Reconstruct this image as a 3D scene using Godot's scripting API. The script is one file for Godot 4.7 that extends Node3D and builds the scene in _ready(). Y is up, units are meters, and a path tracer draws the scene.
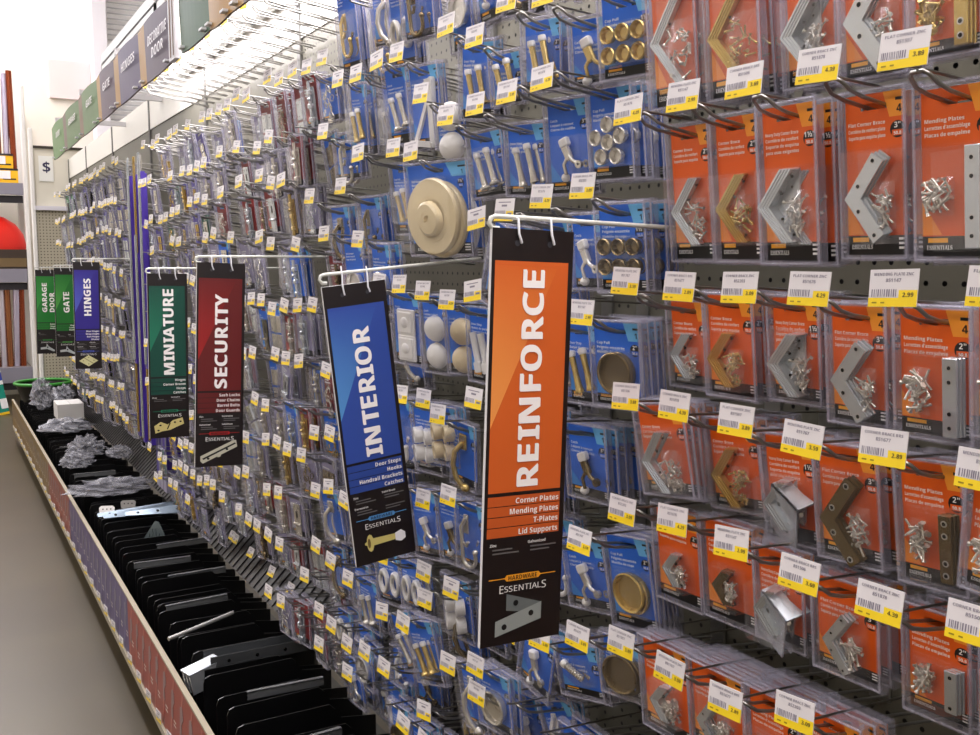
extends Node3D
# Hardware aisle: x runs along the gondola (the far end is at -x), the gondola's perforated wall is the plane z = -1.05, y is up, metres.

class MB:
	var v := PackedVector3Array()
	var n := PackedVector3Array()
	var c := PackedColorArray()
	var col := Color(0.5, 0.5, 0.5)
	var xf := Transform3D()
	static var BASE := {}

	func paint(s: Color) -> MB:
		col = s.srgb_to_linear()
		return self

	func tri(a: Vector3, b: Vector3, d: Vector3) -> void:      # counter-clockwise from outside
		a = xf * a; b = xf * b; d = xf * d
		var m = (b - a).cross(d - a).normalized()
		v.append(a); v.append(d); v.append(b)
		for i in 3: n.append(m); c.append(col)

	func trin(a: Vector3, b: Vector3, d: Vector3, na: Vector3, nb: Vector3, nd: Vector3) -> void:
		v.append(xf * a); v.append(xf * d); v.append(xf * b)
		n.append((xf.basis * na).normalized()); n.append((xf.basis * nd).normalized()); n.append((xf.basis * nb).normalized())
		for i in 3: c.append(col)

	func shaded(a: Vector3, b: Vector3, d: Vector3, ca: Color, cb: Color, cd: Color) -> void:   # a printed gradient
		tri(a, b, d)
		var e = c.size() - 3
		c[e] = ca.srgb_to_linear(); c[e + 1] = cd.srgb_to_linear(); c[e + 2] = cb.srgb_to_linear()

	func quad(a: Vector3, b: Vector3, d: Vector3, e: Vector3) -> void:
		tri(a, b, d); tri(a, d, e)

	func rect(x0: float, y0: float, x1: float, y1: float, z: float) -> void:
		quad(Vector3(x0, y0, z), Vector3(x1, y0, z), Vector3(x1, y1, z), Vector3(x0, y1, z))

	func box(p: Vector3, q: Vector3) -> void:                   # from corner p to corner q
		var a = p.min(q); var b = p.max(q)
		var k = [Vector3(a.x, a.y, a.z), Vector3(b.x, a.y, a.z), Vector3(b.x, b.y, a.z), Vector3(a.x, b.y, a.z), Vector3(a.x, a.y, b.z), Vector3(b.x, a.y, b.z), Vector3(b.x, b.y, b.z), Vector3(a.x, b.y, b.z)]
		for f in [[4, 5, 6, 7], [1, 0, 3, 2], [5, 1, 2, 6], [0, 4, 7, 3], [7, 6, 2, 3], [0, 1, 5, 4]]:
			quad(k[f[0]], k[f[1]], k[f[2]], k[f[3]])

	func bbox(p: Vector3, q: Vector3, r: float) -> void:        # box with chamfered edges along y and front/back (octagonal section in xz)
		var a = p.min(q); var b = p.max(q)
		var s = PackedVector2Array([Vector2(a.x + r, a.z), Vector2(b.x - r, a.z), Vector2(b.x, a.z + r), Vector2(b.x, b.z - r), Vector2(b.x - r, b.z), Vector2(a.x + r, b.z), Vector2(a.x, b.z - r), Vector2(a.x, a.z + r)])
		var m = Vector3((a.x + b.x) / 2, 0, (a.z + b.z) / 2)
		for i in 8:
			var u = s[i]; var w = s[(i + 1) % 8]
			quad(Vector3(w.x, a.y + r, w.y), Vector3(u.x, a.y + r, u.y), Vector3(u.x, b.y - r, u.y), Vector3(w.x, b.y - r, w.y))
			for e in [[b.y - r, b.y], [a.y + r, a.y]]:
				var ui = Vector3(u.x, 0, u.y).lerp(m, 0.0) - Vector3(signf(u.x - m.x) * r, 0, signf(u.y - m.z) * r) * 0.7
				var wi = Vector3(w.x, 0, w.y) - Vector3(signf(w.x - m.x) * r, 0, signf(w.y - m.z) * r) * 0.7
				quad(Vector3(w.x, e[0], w.y), Vector3(u.x, e[0], u.y), Vector3(ui.x, e[1], ui.z), Vector3(wi.x, e[1], wi.z))
				tri(Vector3(wi.x, e[1], wi.z), Vector3(ui.x, e[1], ui.z), Vector3(m.x, e[1], m.z))

	func prism(pts: PackedVector2Array, z0: float, z1: float) -> void:   # polygon in xy, counter-clockwise, extruded along z
		var t = Geometry2D.triangulate_polygon(pts)
		for i in range(0, t.size(), 3):
			var a = pts[t[i]]; var b = pts[t[i + 1]]; var d = pts[t[i + 2]]
			if (b - a).cross(d - a) < 0.0:
				var s = b; b = d; d = s
			tri(Vector3(a.x, a.y, z1), Vector3(b.x, b.y, z1), Vector3(d.x, d.y, z1))
			if z0 != z1: tri(Vector3(a.x, a.y, z0), Vector3(d.x, d.y, z0), Vector3(b.x, b.y, z0))
		if z0 != z1:
			for i in pts.size():
				var a = pts[i]; var b = pts[(i + 1) % pts.size()]
				quad(Vector3(a.x, a.y, z0), Vector3(b.x, b.y, z0), Vector3(b.x, b.y, z1), Vector3(a.x, a.y, z1))

	func disc(at: Vector3, r: float, k := 10, ry := -1.0) -> void:        # facing +z
		if ry < 0: ry = r
		for i in k:
			var a = TAU * i / k; var b = TAU * (i + 1) / k
			tri(at, at + Vector3(cos(a) * r, sin(a) * ry, 0), at + Vector3(cos(b) * r, sin(b) * ry, 0))

	func grid(rows: Array, closed: bool) -> void:               # smooth surface through rows of points
		var R = rows.size(); var K = rows[0].size()
		var nn = []
		for i in R:
			var line = PackedVector3Array()
			for j in K:
				var jl = (j - 1 + K) % K if closed else maxi(j - 1, 0)
				var jr = (j + 1) % K if closed else mini(j + 1, K - 1)
				var du = rows[mini(i + 1, R - 1)][j] - rows[maxi(i - 1, 0)][j]
				var dw = rows[i][jr] - rows[i][jl]
				var m = dw.cross(du)
				line.append(m.normalized() if m.length() > 1e-12 else Vector3.ZERO)
			nn.append(line)
		for i in R:                                              # poles: borrow the neighbour's normals
			for j in K:
				if nn[i][j] == Vector3.ZERO: nn[i][j] = nn[1 if i == 0 else maxi(i - 1, 0)][j] + Vector3(1e-5, 0, 0)
		for i in R - 1:
			for j in (K if closed else K - 1):
				var q = (j + 1) % K
				trin(rows[i][j], rows[i][q], rows[i + 1][q], nn[i][j], nn[i][q], nn[i + 1][q])
				trin(rows[i][j], rows[i + 1][q], rows[i + 1][j], nn[i][j], nn[i + 1][q], nn[i + 1][j])

	func tube(path: Array, r: float, sides := 6, r1 := -1.0) -> void:
		var rows = []
		var up = Vector3(0.123, 0.97, 0.2).normalized()
		for i in path.size():
			var d = (path[mini(i + 1, path.size() - 1)] - path[maxi(i - 1, 0)]).normalized()
			var a = up - d * up.dot(d)
			if a.length() < 0.2: a = Vector3(1, 0.1, 0) - d * d.dot(Vector3(1, 0.1, 0))
			a = a.normalized(); up = a
			var b = d.cross(a)
			var rr = r if r1 < 0 else lerpf(r, r1, float(i) / (path.size() - 1))
			var line = PackedVector3Array()
			for k in sides:
				line.append(path[i] + (a * cos(TAU * k / sides) + b * sin(TAU * k / sides)) * rr)
			rows.append(line)
		grid(rows, true)
		for e in [[0, -1], [path.size() - 1, 1]]:
			for k in sides:
				var p = rows[e[0]][k]; var q = rows[e[0]][(k + 1) % sides]
				if e[1] > 0: tri(path[e[0]], p, q)
				else: tri(path[e[0]], q, p)

	func lathe(prof: Array, axis: Transform3D, sides := 14) -> void:       # profile of (radius, height) turned about local z
		var keep = xf
		xf = xf * axis
		var rows = []
		for p in prof:
			var line = PackedVector3Array()
			for k in sides: line.append(Vector3(cos(TAU * k / sides) * p.x, sin(TAU * k / sides) * p.x, p.y))
			rows.append(line)
		for i in rows.size() - 1: grid([rows[i], rows[i + 1]], true)
		xf = keep

	func blob(at: Vector3, r: Vector3, from := 0.0, rows_n := 6, sides := 12) -> void:   # ellipsoid; from 0.5 on: only the half facing +z
		var rows = []
		for i in rows_n + 1:
			var a = PI * (from + (1.0 - from) * i / rows_n) - PI / 2
			var line = PackedVector3Array()
			for k in sides: line.append(at + Vector3(cos(a) * cos(TAU * k / sides) * r.x, cos(a) * sin(TAU * k / sides) * r.y, sin(a) * r.z))
			rows.append(line)
		grid(rows, true)

	func text(s: String, font: Font, at: Vector3, cap: float, align := 0, stretch := 1.0, step := 4.0, width := 0.0) -> void:
		# letters lying in the xy plane; at is the baseline's left end, middle or right end (align 0, 1, 2)
		var t := TextMesh.new()
		t.text = s; t.font = font; t.font_size = 24; t.pixel_size = cap / 0.714 / 24.0; t.depth = 0.0; t.curve_step = step
		t.horizontal_alignment = HORIZONTAL_ALIGNMENT_LEFT
		var arr = t.get_mesh_arrays()
		if arr.is_empty() or arr[0].size() == 0: return
		var pts: PackedVector3Array = arr[0]
		var x0 = 1e9; var x1 = -1e9
		for p in pts:
			x0 = minf(x0, p.x); x1 = maxf(x1, p.x)
		if not BASE.has(font):                                     # where this font's baseline lies
			t.text = "H"
			var yh = 1e9
			for p in t.get_mesh_arrays()[0]: yh = minf(yh, p.y)
			BASE[font] = yh / t.pixel_size
		var y0 = BASE[font] * t.pixel_size
		if width > 0.0: stretch = width / (x1 - x0)
		var off = Vector3(-x0 - (x1 - x0) * [0.0, 0.5, 1.0][align], -y0, 0)
		var ix = arr[12]
		var m = xf.basis.z.normalized()
		for k in ix:
			var p = pts[k] + off
			v.append(xf * (at + Vector3(p.x * stretch, p.y, 0))); n.append(m); c.append(col)

	func add_to(mesh: ArrayMesh, mat: Material) -> void:
		if v.is_empty(): return
		var a = []
		a.resize(Mesh.ARRAY_MAX)
		a[Mesh.ARRAY_VERTEX] = v; a[Mesh.ARRAY_NORMAL] = n; a[Mesh.ARRAY_COLOR] = c
		mesh.add_surface_from_arrays(Mesh.PRIMITIVE_TRIANGLES, a)
		mesh.surface_set_material(mesh.get_surface_count() - 1, mat)

	func mesh(mat: Material) -> ArrayMesh:
		var m := ArrayMesh.new()
		add_to(m, mat)
		return m

var taken := {}
var cache := {}
var rng := RandomNumberGenerator.new()
var bold: SystemFont
var serif: SystemFont
var plain: SystemFont
var M := {}

const BOARD := -1.05
const ORD := ["top", "second", "third", "fourth", "fifth", "sixth", "seventh", "eighth", "ninth", "tenth", "eleventh", "twelfth", "thirteenth", "fourteenth"]
const COUNT := ["first", "second", "third", "fourth", "fifth", "sixth", "seventh", "eighth", "ninth", "tenth", "eleventh", "twelfth", "thirteenth", "fourteenth", "fifteenth", "sixteenth", "seventeenth", "eighteenth", "nineteenth", "twentieth", "twenty-first", "twenty-second", "twenty-third", "twenty-fourth", "twenty-fifth", "twenty-sixth", "twenty-seventh", "twenty-eighth", "twenty-ninth", "thirtieth", "thirty-first", "thirty-second", "thirty-third", "thirty-fourth"]
const FINISH := {"zinc": Color(0.82, 0.84, 0.86), "brass": Color(0.80, 0.69, 0.42), "antique": Color(0.50, 0.43, 0.30), "nickel": Color(0.84, 0.82, 0.78), "white": Color(0.90, 0.89, 0.88), "ivory": Color(0.84, 0.77, 0.62), "black": Color(0.06, 0.06, 0.065), "red": Color(0.55, 0.08, 0.06)}
# per card theme: ground, light wedge, corner wedge
const THEME := {"orange": [Color(0.90, 0.365, 0.025), Color(0.98, 0.58, 0.20), Color(0.97, 0.60, 0.18)], "blue": [Color(0.16, 0.41, 0.84), Color(0.22, 0.55, 0.88), Color(0.42, 0.70, 0.90)], "maroon": [Color(0.48, 0.10, 0.11), Color(0.66, 0.18, 0.16), Color(0.60, 0.16, 0.15)], "green": [Color(0.08, 0.36, 0.26), Color(0.14, 0.50, 0.36), Color(0.14, 0.50, 0.36)], "purple": [Color(0.27, 0.22, 0.60), Color(0.38, 0.38, 0.74), Color(0.38, 0.38, 0.74)], "leaf": [Color(0.12, 0.52, 0.16), Color(0.30, 0.66, 0.28), Color(0.30, 0.66, 0.28)], "grey": [Color(0.56, 0.54, 0.66), Color(0.66, 0.65, 0.68), Color(0.62, 0.61, 0.64)]}

func numbered(called: String) -> String:
	var k = taken.get(called, -1) + 1
	taken[called] = k
	return called if k == 0 else "%s_%03d" % [called, k]

func tag(o: Node, label: String, category: String, group := "") -> Node:
	o.set_meta("label", label); o.set_meta("category", category)
	if group: o.set_meta("group", group)
	return o

func thing(called: String, label: String, category: String, at := Vector3.ZERO, group := "") -> Node3D:
	var o := Node3D.new()
	o.name = numbered(called)
	add_child(o)
	o.position = at
	tag(o, label, category, group)
	return o

func part(called: String, mesh: Mesh, parent: Node, at := Transform3D()) -> MeshInstance3D:
	var o := MeshInstance3D.new()
	o.name = numbered(called) if parent == self else called
	o.mesh = mesh
	o.transform = at
	o.cast_shadow = GeometryInstance3D.SHADOW_CASTING_SETTING_ON
	parent.add_child(o, true)
	return o

func one(called: String, label: String, category: String, mesh: Mesh, at := Transform3D(), group := "") -> MeshInstance3D:
	var o = part(called, mesh, self, at)
	tag(o, label, category, group)
	return o

func struct(called: String, mesh: Mesh, at := Transform3D()) -> MeshInstance3D:
	var o = part(called, mesh, self, at)
	o.set_meta("kind", "structure")
	return o

func mat(called: String, color: Color, rough: float, metal := 0.0, vc := true) -> StandardMaterial3D:
	var m := StandardMaterial3D.new()
	m.resource_name = called
	m.albedo_color = color
	m.roughness = rough
	m.metallic = metal
	m.vertex_color_use_as_albedo = vc
	m.cull_mode = BaseMaterial3D.CULL_DISABLED
	M[called] = m
	return m

func noise_tex(seed_: int, freq: float, a: Color, b: Color, size := 512, oct := 4) -> NoiseTexture2D:
	var nz := FastNoiseLite.new()
	nz.seed = seed_; nz.frequency = freq; nz.fractal_octaves = oct
	var g := Gradient.new()
	g.set_color(0, a); g.set_color(1, b)
	var t := NoiseTexture2D.new()
	t.width = size; t.height = size; t.seamless = true; t.noise = nz; t.color_ramp = g
	return t

func place(at: Vector3, rx := 0.0, ry := 0.0, rz := 0.0) -> Transform3D:
	return Transform3D(Basis.from_euler(Vector3(deg_to_rad(rx), deg_to_rad(ry), deg_to_rad(rz))), at)

# ---------------------------------------------------------------- camera, sky, lights, exposure
func view_and_light() -> void:
	var cam := Camera3D.new()
	cam.name = "camera"
	cam.position = Vector3(0, 1.5, 0)
	cam.rotation_degrees = Vector3(-6.207, 60.23, 0)
	cam.fov = 41.5
	cam.near = 0.05
	add_child(cam)
	cam.current = true
	var we := WorldEnvironment.new()
	we.name = "environment"
	var e := Environment.new()
	var sm := ProceduralSkyMaterial.new()
	sm.sky_top_color = Color(0.93, 0.95, 1.0); sm.sky_horizon_color = Color(0.97, 0.98, 1.0)
	sm.ground_bottom_color = Color(0.6, 0.6, 0.6); sm.ground_horizon_color = Color(0.8, 0.8, 0.8)
	sm.sun_angle_max = 0.0
	sm.energy_multiplier = 3.0
	var sk := Sky.new()
	sk.sky_material = sm
	e.background_mode = Environment.BG_SKY
	e.sky = sk
	e.tonemap_mode = Environment.TONE_MAPPER_LINEAR
	e.tonemap_exposure = EXPOSURE
	e.sdfgi_enabled = true; e.ssao_enabled = true; e.ssil_enabled = true
	we.environment = e
	add_child(we)
	materials()
	# the store's fluorescent troffers overhead: two rows along the aisles
	for i in 5:
		for j in 2:
			lamp("ceiling_light", "white fluorescent ceiling fixture, %s from the back wall, over the %s aisle" % [COUNT[i], ["products", "neighbouring"][j]], "ceiling light", Vector3(-10.9 + 3.1 * i, 5.25, -0.1 + 2.4 * j), Vector2(2.4, 0.32), CEIL_E * (2.4 if i == 0 else 1.0), 1.0, "fluorescent fixtures over the aisle")
	# the lit canopy behind the header sign shines down on the top rows
	for i in 4:
		lamp("canopy_light", ["canopy diffuser light nearest the camera", "canopy diffuser light, second from the camera", "canopy diffuser light, third from the camera", "canopy diffuser light at the far end of the bright strip"][i], "light", Vector3(-0.45 - 1.2 * i, 2.34, -0.86), Vector2(1.17, 0.34), CANOPY_E, 0.75, "")

func lamp(called: String, label: String, category: String, at: Vector3, size: Vector2, energy: float, glow: float, group: String) -> void:
	var o = thing(called, label, category, at, group)
	var h := MB.new()
	h.paint(Color(0.86, 0.86, 0.86))
	h.box(Vector3(-size.x / 2, 0.012, -size.y / 2), Vector3(size.x / 2, 0.06, size.y / 2))
	for s in [-1, 1]:
		h.box(Vector3(s * size.x / 2, -0.012, -size.y / 2), Vector3(s * (size.x / 2 - 0.012), 0.02, size.y / 2))
		h.box(Vector3(-size.x / 2, -0.012, s * size.y / 2), Vector3(size.x / 2, 0.02, s * (size.y / 2 - 0.012)))
	part("housing", h.mesh(M.paint), o)
	var d := MB.new()
	d.paint(Color(1, 1, 1))
	d.box(Vector3(-size.x / 2 + 0.014, 0.0, -size.y / 2 + 0.014), Vector3(size.x / 2 - 0.014, 0.008, size.y / 2 - 0.014))
	var g := mat("glow_" + called, Color(0.95, 0.95, 0.95), 0.6, 0.0, false)
	g.emission_enabled = true
	g.emission = Color(1.0, 0.98, 0.95)
	g.emission_energy_multiplier = glow
	part("diffuser", d.mesh(g), o)
	var l := AreaLight3D.new()
	l.name = "light"
	l.area_size = size - Vector2(0.06, 0.06)
	l.light_energy = energy
	l.light_color = Color(1.0, 0.98, 0.99)
	l.shadow_enabled = true
	l.area_range = 20.0
	l.position = Vector3(0, -0.016, 0)
	l.rotation_degrees = Vector3(-90, 0, 0)
	o.add_child(l)

const EXPOSURE := 1.22
const CEIL_E := 5.4
const CANOPY_E := 1.15

func materials() -> void:
	bold = SystemFont.new(); bold.font_names = PackedStringArray(["Droid Sans"]); bold.font_weight = 700
	serif = SystemFont.new(); serif.font_names = PackedStringArray(["Droid Serif"]); serif.font_weight = 700
	plain = SystemFont.new(); plain.font_names = PackedStringArray(["Droid Sans"])
	mat("paint", Color.WHITE, 0.45)
	mat("card_print", Color.WHITE, 0.42)
	mat("sign_print", Color.WHITE, 0.5)
	var m = mat("metal", Color.WHITE, 0.26, 0.72)
	m = mat("wire", Color.WHITE, 0.3, 0.9)
	mat("plastic", Color.WHITE, 0.35)
	m = mat("black_plastic", Color(0.045, 0.045, 0.05), 0.32, 0.0, false)
	m = mat("clear_rim", Color(0.74, 0.73, 0.80, 0.40), 0.26)
	m.transparency = BaseMaterial3D.TRANSPARENCY_ALPHA
	m.metallic_specular = 0.7
	m = mat("clear_pane", Color(0.95, 0.95, 1.0, 0.02), 0.10, 0.0, false)
	m.transparency = BaseMaterial3D.TRANSPARENCY_ALPHA
	m = mat("bag_film", Color(0.93, 0.93, 0.95, 0.06), 0.16, 0.0, false)
	m.transparency = BaseMaterial3D.TRANSPARENCY_ALPHA
	m = mat("milky_bag", Color(0.62, 0.62, 0.65, 0.42), 0.30, 0.0, false)
	m.transparency = BaseMaterial3D.TRANSPARENCY_ALPHA
	m = mat("pegboard", Color.WHITE, 0.5)
	m = mat("concrete", Color.WHITE, 0.40, 0.0, false)
	m.albedo_texture = noise_tex(4, 0.006, Color(0.235, 0.195, 0.115), Color(0.285, 0.245, 0.155), 512, 3)
	m.uv1_triplanar = true; m.uv1_world_triplanar = true; m.uv1_scale = Vector3(0.35, 0.35, 0.35)
	m = mat("wall_paint", Color.WHITE, 0.8, 0.0, false)
	m.albedo_texture = noise_tex(2, 0.01, Color(0.86, 0.84, 0.79), Color(0.90, 0.88, 0.84), 256, 3)
	m.uv1_triplanar = true; m.uv1_world_triplanar = true; m.uv1_scale = Vector3(0.3, 0.3, 0.3)
	m = mat("perforated", Color.WHITE, 0.6, 0.0, false)          # too far off to count its holes
	var im := Image.create(32, 32, false, Image.FORMAT_RGB8)
	im.fill(Color(0.72, 0.69, 0.61))
	for x in 32:
		for y in 32:
			if Vector2(x - 15.5, y - 15.5).length() < 6.0: im.set_pixel(x, y, Color(0.25, 0.23, 0.20))
	m.albedo_texture = ImageTexture.create_from_image(im)
	m.uv1_triplanar = true; m.uv1_scale = Vector3(1, 1, 1) / 0.0254

func flat_mesh(k: MB, m: String) -> ArrayMesh:
	return k.mesh(M[m])

func slab(a: Vector3, b: Vector3, color: Color, m := "paint") -> ArrayMesh:
	var k := MB.new()
	k.paint(color)
	k.box(a, b)
	return k.mesh(M[m])

# ---------------------------------------------------------------- the room and the far end of the store
func room() -> void:
	struct("floor", slab(Vector3(-12.4, -0.2, -3.2), Vector3(4.2, 0.0, 5.2), Color.WHITE, "concrete"))
	struct("ceiling", slab(Vector3(-12.4, 5.5, -3.2), Vector3(4.2, 5.7, 5.2), Color.WHITE, "wall_paint"))
	struct("wall_right", slab(Vector3(-12.4, 0.0, -3.2), Vector3(4.2, 5.5, -3.0), Color.WHITE, "wall_paint"))
	struct("wall_left", slab(Vector3(-12.4, 0.0, 5.0), Vector3(4.2, 5.5, 5.2), Color.WHITE, "wall_paint"))
	struct("wall_front", slab(Vector3(4.0, 0.0, -3.0), Vector3(4.2, 5.5, 5.0), Color.WHITE, "wall_paint"))
	var k := MB.new()                                             # back wall round a high window
	k.box(Vector3(-12.4, 0, -3.0), Vector3(-12.2, 3.78, 5.0))
	k.box(Vector3(-12.4, 3.78, -3.0), Vector3(-12.2, 5.5, -1.80))
	k.box(Vector3(-12.4, 3.78, 4.2), Vector3(-12.2, 5.5, 5.0))
	k.box(Vector3(-12.4, 5.4, -1.80), Vector3(-12.2, 5.5, 4.2))
	struct("wall_back", k.mesh(M.wall_paint))
	var w = struct("window_1", slab(Vector3(-12.33, 3.78, -1.80), Vector3(-12.27, 3.82, 4.2), Color(0.95, 0.95, 0.95)))
	k = MB.new()
	k.paint(Color(0.95, 0.95, 0.95))
	for z in [-1.77, -0.1, 1.35, 2.8, 4.17]: k.box(Vector3(-12.33, 3.82, z - 0.025), Vector3(-12.27, 5.36, z + 0.025))
	k.box(Vector3(-12.33, 5.36, -1.80), Vector3(-12.27, 5.4, 4.2))
	part("window_frame", k.mesh(M.paint), w)
	for i in 4: part("pane", slab(Vector3(-12.303, 3.82, -1.525 + 1.45 * i - (0.22 if i == 0 else 0.0)), Vector3(-12.297, 5.36, -0.125 + 1.45 * i), Color.WHITE, "clear_pane"), w)
	part("panel_board", slab(Vector3(-12.2, 3.34, -1.69), Vector3(-12.16, 3.76, -1.25), Color(0.86, 0.80, 0.79)), w)
	k = MB.new()
	k.paint(Color(0.90, 0.89, 0.92))
	k.bbox(Vector3(-12.15, 0, -1.86), Vector3(-11.95, 5.5, -1.69), 0.012)
	struct("trim_1", k.mesh(M.paint))
	# slatted steel panel beside the column, seen over the gondola
	var s = struct("trim_2", slab(Vector3(-12.2, 1.6, -3.0), Vector3(-12.17, 5.4, -1.88), Color(0.80, 0.80, 0.82)))
	var sl := MB.new()
	sl.paint(Color(0.94, 0.94, 0.95))
	sl.quad(Vector3(0, 0, 0.55), Vector3(0, 0, -0.55), Vector3(0.045, 0.03, -0.55), Vector3(0.045, 0.03, 0.55))
	sl.quad(Vector3(0.045, 0.03, 0.55), Vector3(0.045, 0.03, -0.55), Vector3(0.0, 0.045, -0.55), Vector3(0.0, 0.045, 0.55))
	var sm = sl.mesh(M.paint)
	for i in 62: part("slat", sm, s, place(Vector3(-12.168, 1.65 + 0.06 * i, -2.44)))
	far_end()

func far_end() -> void:
	# the gondola's end: a return of perforated board with a white board above it
	var e = thing("end_panel", "beige perforated end panel with white header board and price sign", "panel", Vector3(-9.0, 0, 0))
	part("perforated_board", slab(Vector3(-0.02, 0.1, -1.12), Vector3(0.02, 1.93, -0.77), Color.WHITE, "perforated"), e)
	var k := MB.new()
	k.paint(Color(0.90, 0.88, 0.82))
	k.box(Vector3(-0.02, 1.96, -1.30), Vector3(0.0, 2.44, -0.78))
	part("header_board", k.mesh(M.paint), e)
	part("top_edge", slab(Vector3(-0.03, 2.44, -1.32), Vector3(0.02, 2.46, -0.77), Color(0.20, 0.18, 0.15)), e)
	part("shelf_strip", slab(Vector3(-0.02, 1.93, -1.2), Vector3(0.05, 1.965, -0.77), Color(0.88, 0.87, 0.90)), e)
	k = MB.new()
	k.paint(Color(0.93, 0.92, 0.91))
	k.bbox(Vector3(-0.04, 0, -0.775), Vector3(0.04, 2.6, -0.745), 0.006)
	part("post", k.mesh(M.paint), e)
	k = MB.new()
	k.paint(Color(0.94, 0.94, 0.92)); k.box(Vector3(0.0, 0, 0), Vector3(0.004, 0.21, 0.11))
	k.paint(Color(0.14, 0.14, 0.30))
	k.xf = place(Vector3(0.0055, 0.075, 0.052), 0, 90, 0)
	k.text("$", bold, Vector3.ZERO, 0.085, 1)
	one("paper_sign", "small white paper sign with a dark dollar symbol on the white board", "sign", k.mesh(M.sign_print), place(Vector3(-8.995, 2.17, -0.925)))
	# pallet rack at the back wall with boxes, tubes and a red machine
	var r = thing("storage_rack", "grey steel storage rack against the back wall left of the end panel", "rack", Vector3(-11.3, 0, 0))
	for y in [[2.19, 2.31], [1.29, 1.43], [0.24, 0.40]]:
		part("beam", slab(Vector3(0.0, y[0], -0.86), Vector3(0.06, y[1], 1.6), Color(0.52, 0.51, 0.56)), r)
		part("shelf_board", slab(Vector3(-0.75, y[1] - 0.02, -0.86), Vector3(0.0, y[1], 1.6), Color(0.45, 0.43, 0.42)), r)
		part("lip", slab(Vector3(0.0, y[0] - 0.08, -0.86), Vector3(-0.03, y[0] - 0.005, 1.6), Color(0.16, 0.15, 0.17)), r)
	k = MB.new()
	k.paint(Color(0.88, 0.87, 0.86))
	k.bbox(Vector3(0.0, 0, -0.91), Vector3(0.08, 3.3, -0.865), 0.008)
	part("upright", k.mesh(M.paint), r)
	k = MB.new()
	k.paint(Color(0.88, 0.87, 0.86))
	k.bbox(Vector3(-0.8, 0, -0.93), Vector3(-0.72, 3.3, -0.86), 0.008)
	part("upright", k.mesh(M.paint), r)
	for i in 2:
		k = MB.new()
		k.paint(Color(0.96, 0.74, 0.10)); k.box(Vector3(-0.4, 0, -0.32), Vector3(0, 0.125, 0.32))
		k.paint(Color(0.12, 0.10, 0.10)); k.box(Vector3(-0.38, 0.1255, -0.322), Vector3(0.002, 0.145, -0.1)); k.box(Vector3(-0.01, 0.03, -0.3), Vector3(0.002, 0.045, -0.18)); k.box(Vector3(-0.01, 0.02, 0.05), Vector3(0.002, 0.10, 0.2))
		k.paint(Color(0.95, 0.93, 0.95)); k.box(Vector3(-0.1, 0.05, -0.12), Vector3(0.004, 0.13, 0.02)); k.box(Vector3(-0.1, 0.04, -0.25), Vector3(0.005, 0.12, -0.13))
		one("tool_box", ["lower yellow carton with black print on the storage rack", "upper yellow carton with white label on the storage rack"][i], "box", k.mesh(M.card_print), place(Vector3(-11.24, 2.31 + 0.148 * i, -0.50 + 0.04 * i)), "yellow cartons on the rack")
	var rm = thing("power_tool", "red rounded machine cover over dark carton on the middle rack shelf", "tool", Vector3(-11.27, 1.43, -0.55))
	k = MB.new()
	k.paint(Color(0.85, 0.13, 0.07))
	k.blob(Vector3(-0.16, 0.24, 0.0), Vector3(0.17, 0.32, 0.33), 0.0, 8, 20)
	k.tube([Vector3(0, 0.5, 0.05), Vector3(0.02, 0.58, 0.16), Vector3(0.0, 0.60, 0.28)], 0.018)
	part("cover", k.mesh(M.plastic), rm)
	part("vent", slab(Vector3(-0.02, 0.33, 0.02), Vector3(0.012, 0.39, 0.10), Color(0.14, 0.13, 0.14)), rm)
	k = MB.new()
	k.paint(Color(0.22, 0.18, 0.14)); k.box(Vector3(-0.3, 0.0, -0.32), Vector3(0.02, 0.20, 0.40))
	k.paint(Color(0.42, 0.34, 0.22)); k.box(Vector3(-0.1, 0.02, -0.31), Vector3(0.03, 0.11, 0.36))
	part("base", k.mesh(M.plastic), rm)
	rng.seed = 77
	for i in 12:                                                  # tubes standing on the rack, two tiers
		var low = i < 6
		var c = [Color(0.55, 0.26, 0.16), Color(0.80, 0.77, 0.86), Color(0.62, 0.40, 0.26), Color(0.86, 0.84, 0.90), Color(0.50, 0.28, 0.20), Color(0.76, 0.73, 0.80)][i % 6]
		k = MB.new()
		k.paint(c)
		var z = (-0.79 + 0.06 * (i % 6) if low else -0.80 + 0.07 * (i % 6))
		var h = 0.88 if low else rng.randf_range(0.75, 1.15)
		k.tube([Vector3.ZERO, Vector3(rng.randf_range(-0.02, 0.02), h, rng.randf_range(-0.03, 0.03))], 0.031 if low else 0.03, 10)
		one("metal_tube", "%s metal tube standing on the %s rack shelf, %s from the white upright" % ["copper coloured" if i % 2 == 0 else "silver", "low" if low else "top", COUNT[i % 6]], "tube", k.mesh(M.metal), place(Vector3(-11.4, 0.40 if low else 2.32, z)), "tubes on the rack")
	k = MB.new()
	k.paint(Color(0.05, 0.55, 0.48)); k.box(Vector3(-0.1, 0, -0.06), Vector3(0.1, 0.62, 0.10))
	k.paint(Color(0.93, 0.94, 0.95)); k.box(Vector3(0.09, 0.30, -0.062), Vector3(0.103, 0.46, 0.08)); k.box(Vector3(0.09, 0.06, -0.0615), Vector3(0.102, 0.16, 0.0))
	k.paint(Color(0.16, 0.25, 0.62)); k.box(Vector3(0.09, 0.34, -0.063), Vector3(0.104, 0.42, 0.06))
	k.paint(Color(0.93, 0.76, 0.15)); k.box(Vector3(-0.101, 0.0, -0.061), Vector3(0.101, 0.025, 0.101))
	one("carton", "teal carton with white label standing on the floor at far left", "box", k.mesh(M.card_print), place(Vector3(-10.7, 0.0, -0.53), 9, 0, 0))

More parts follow.
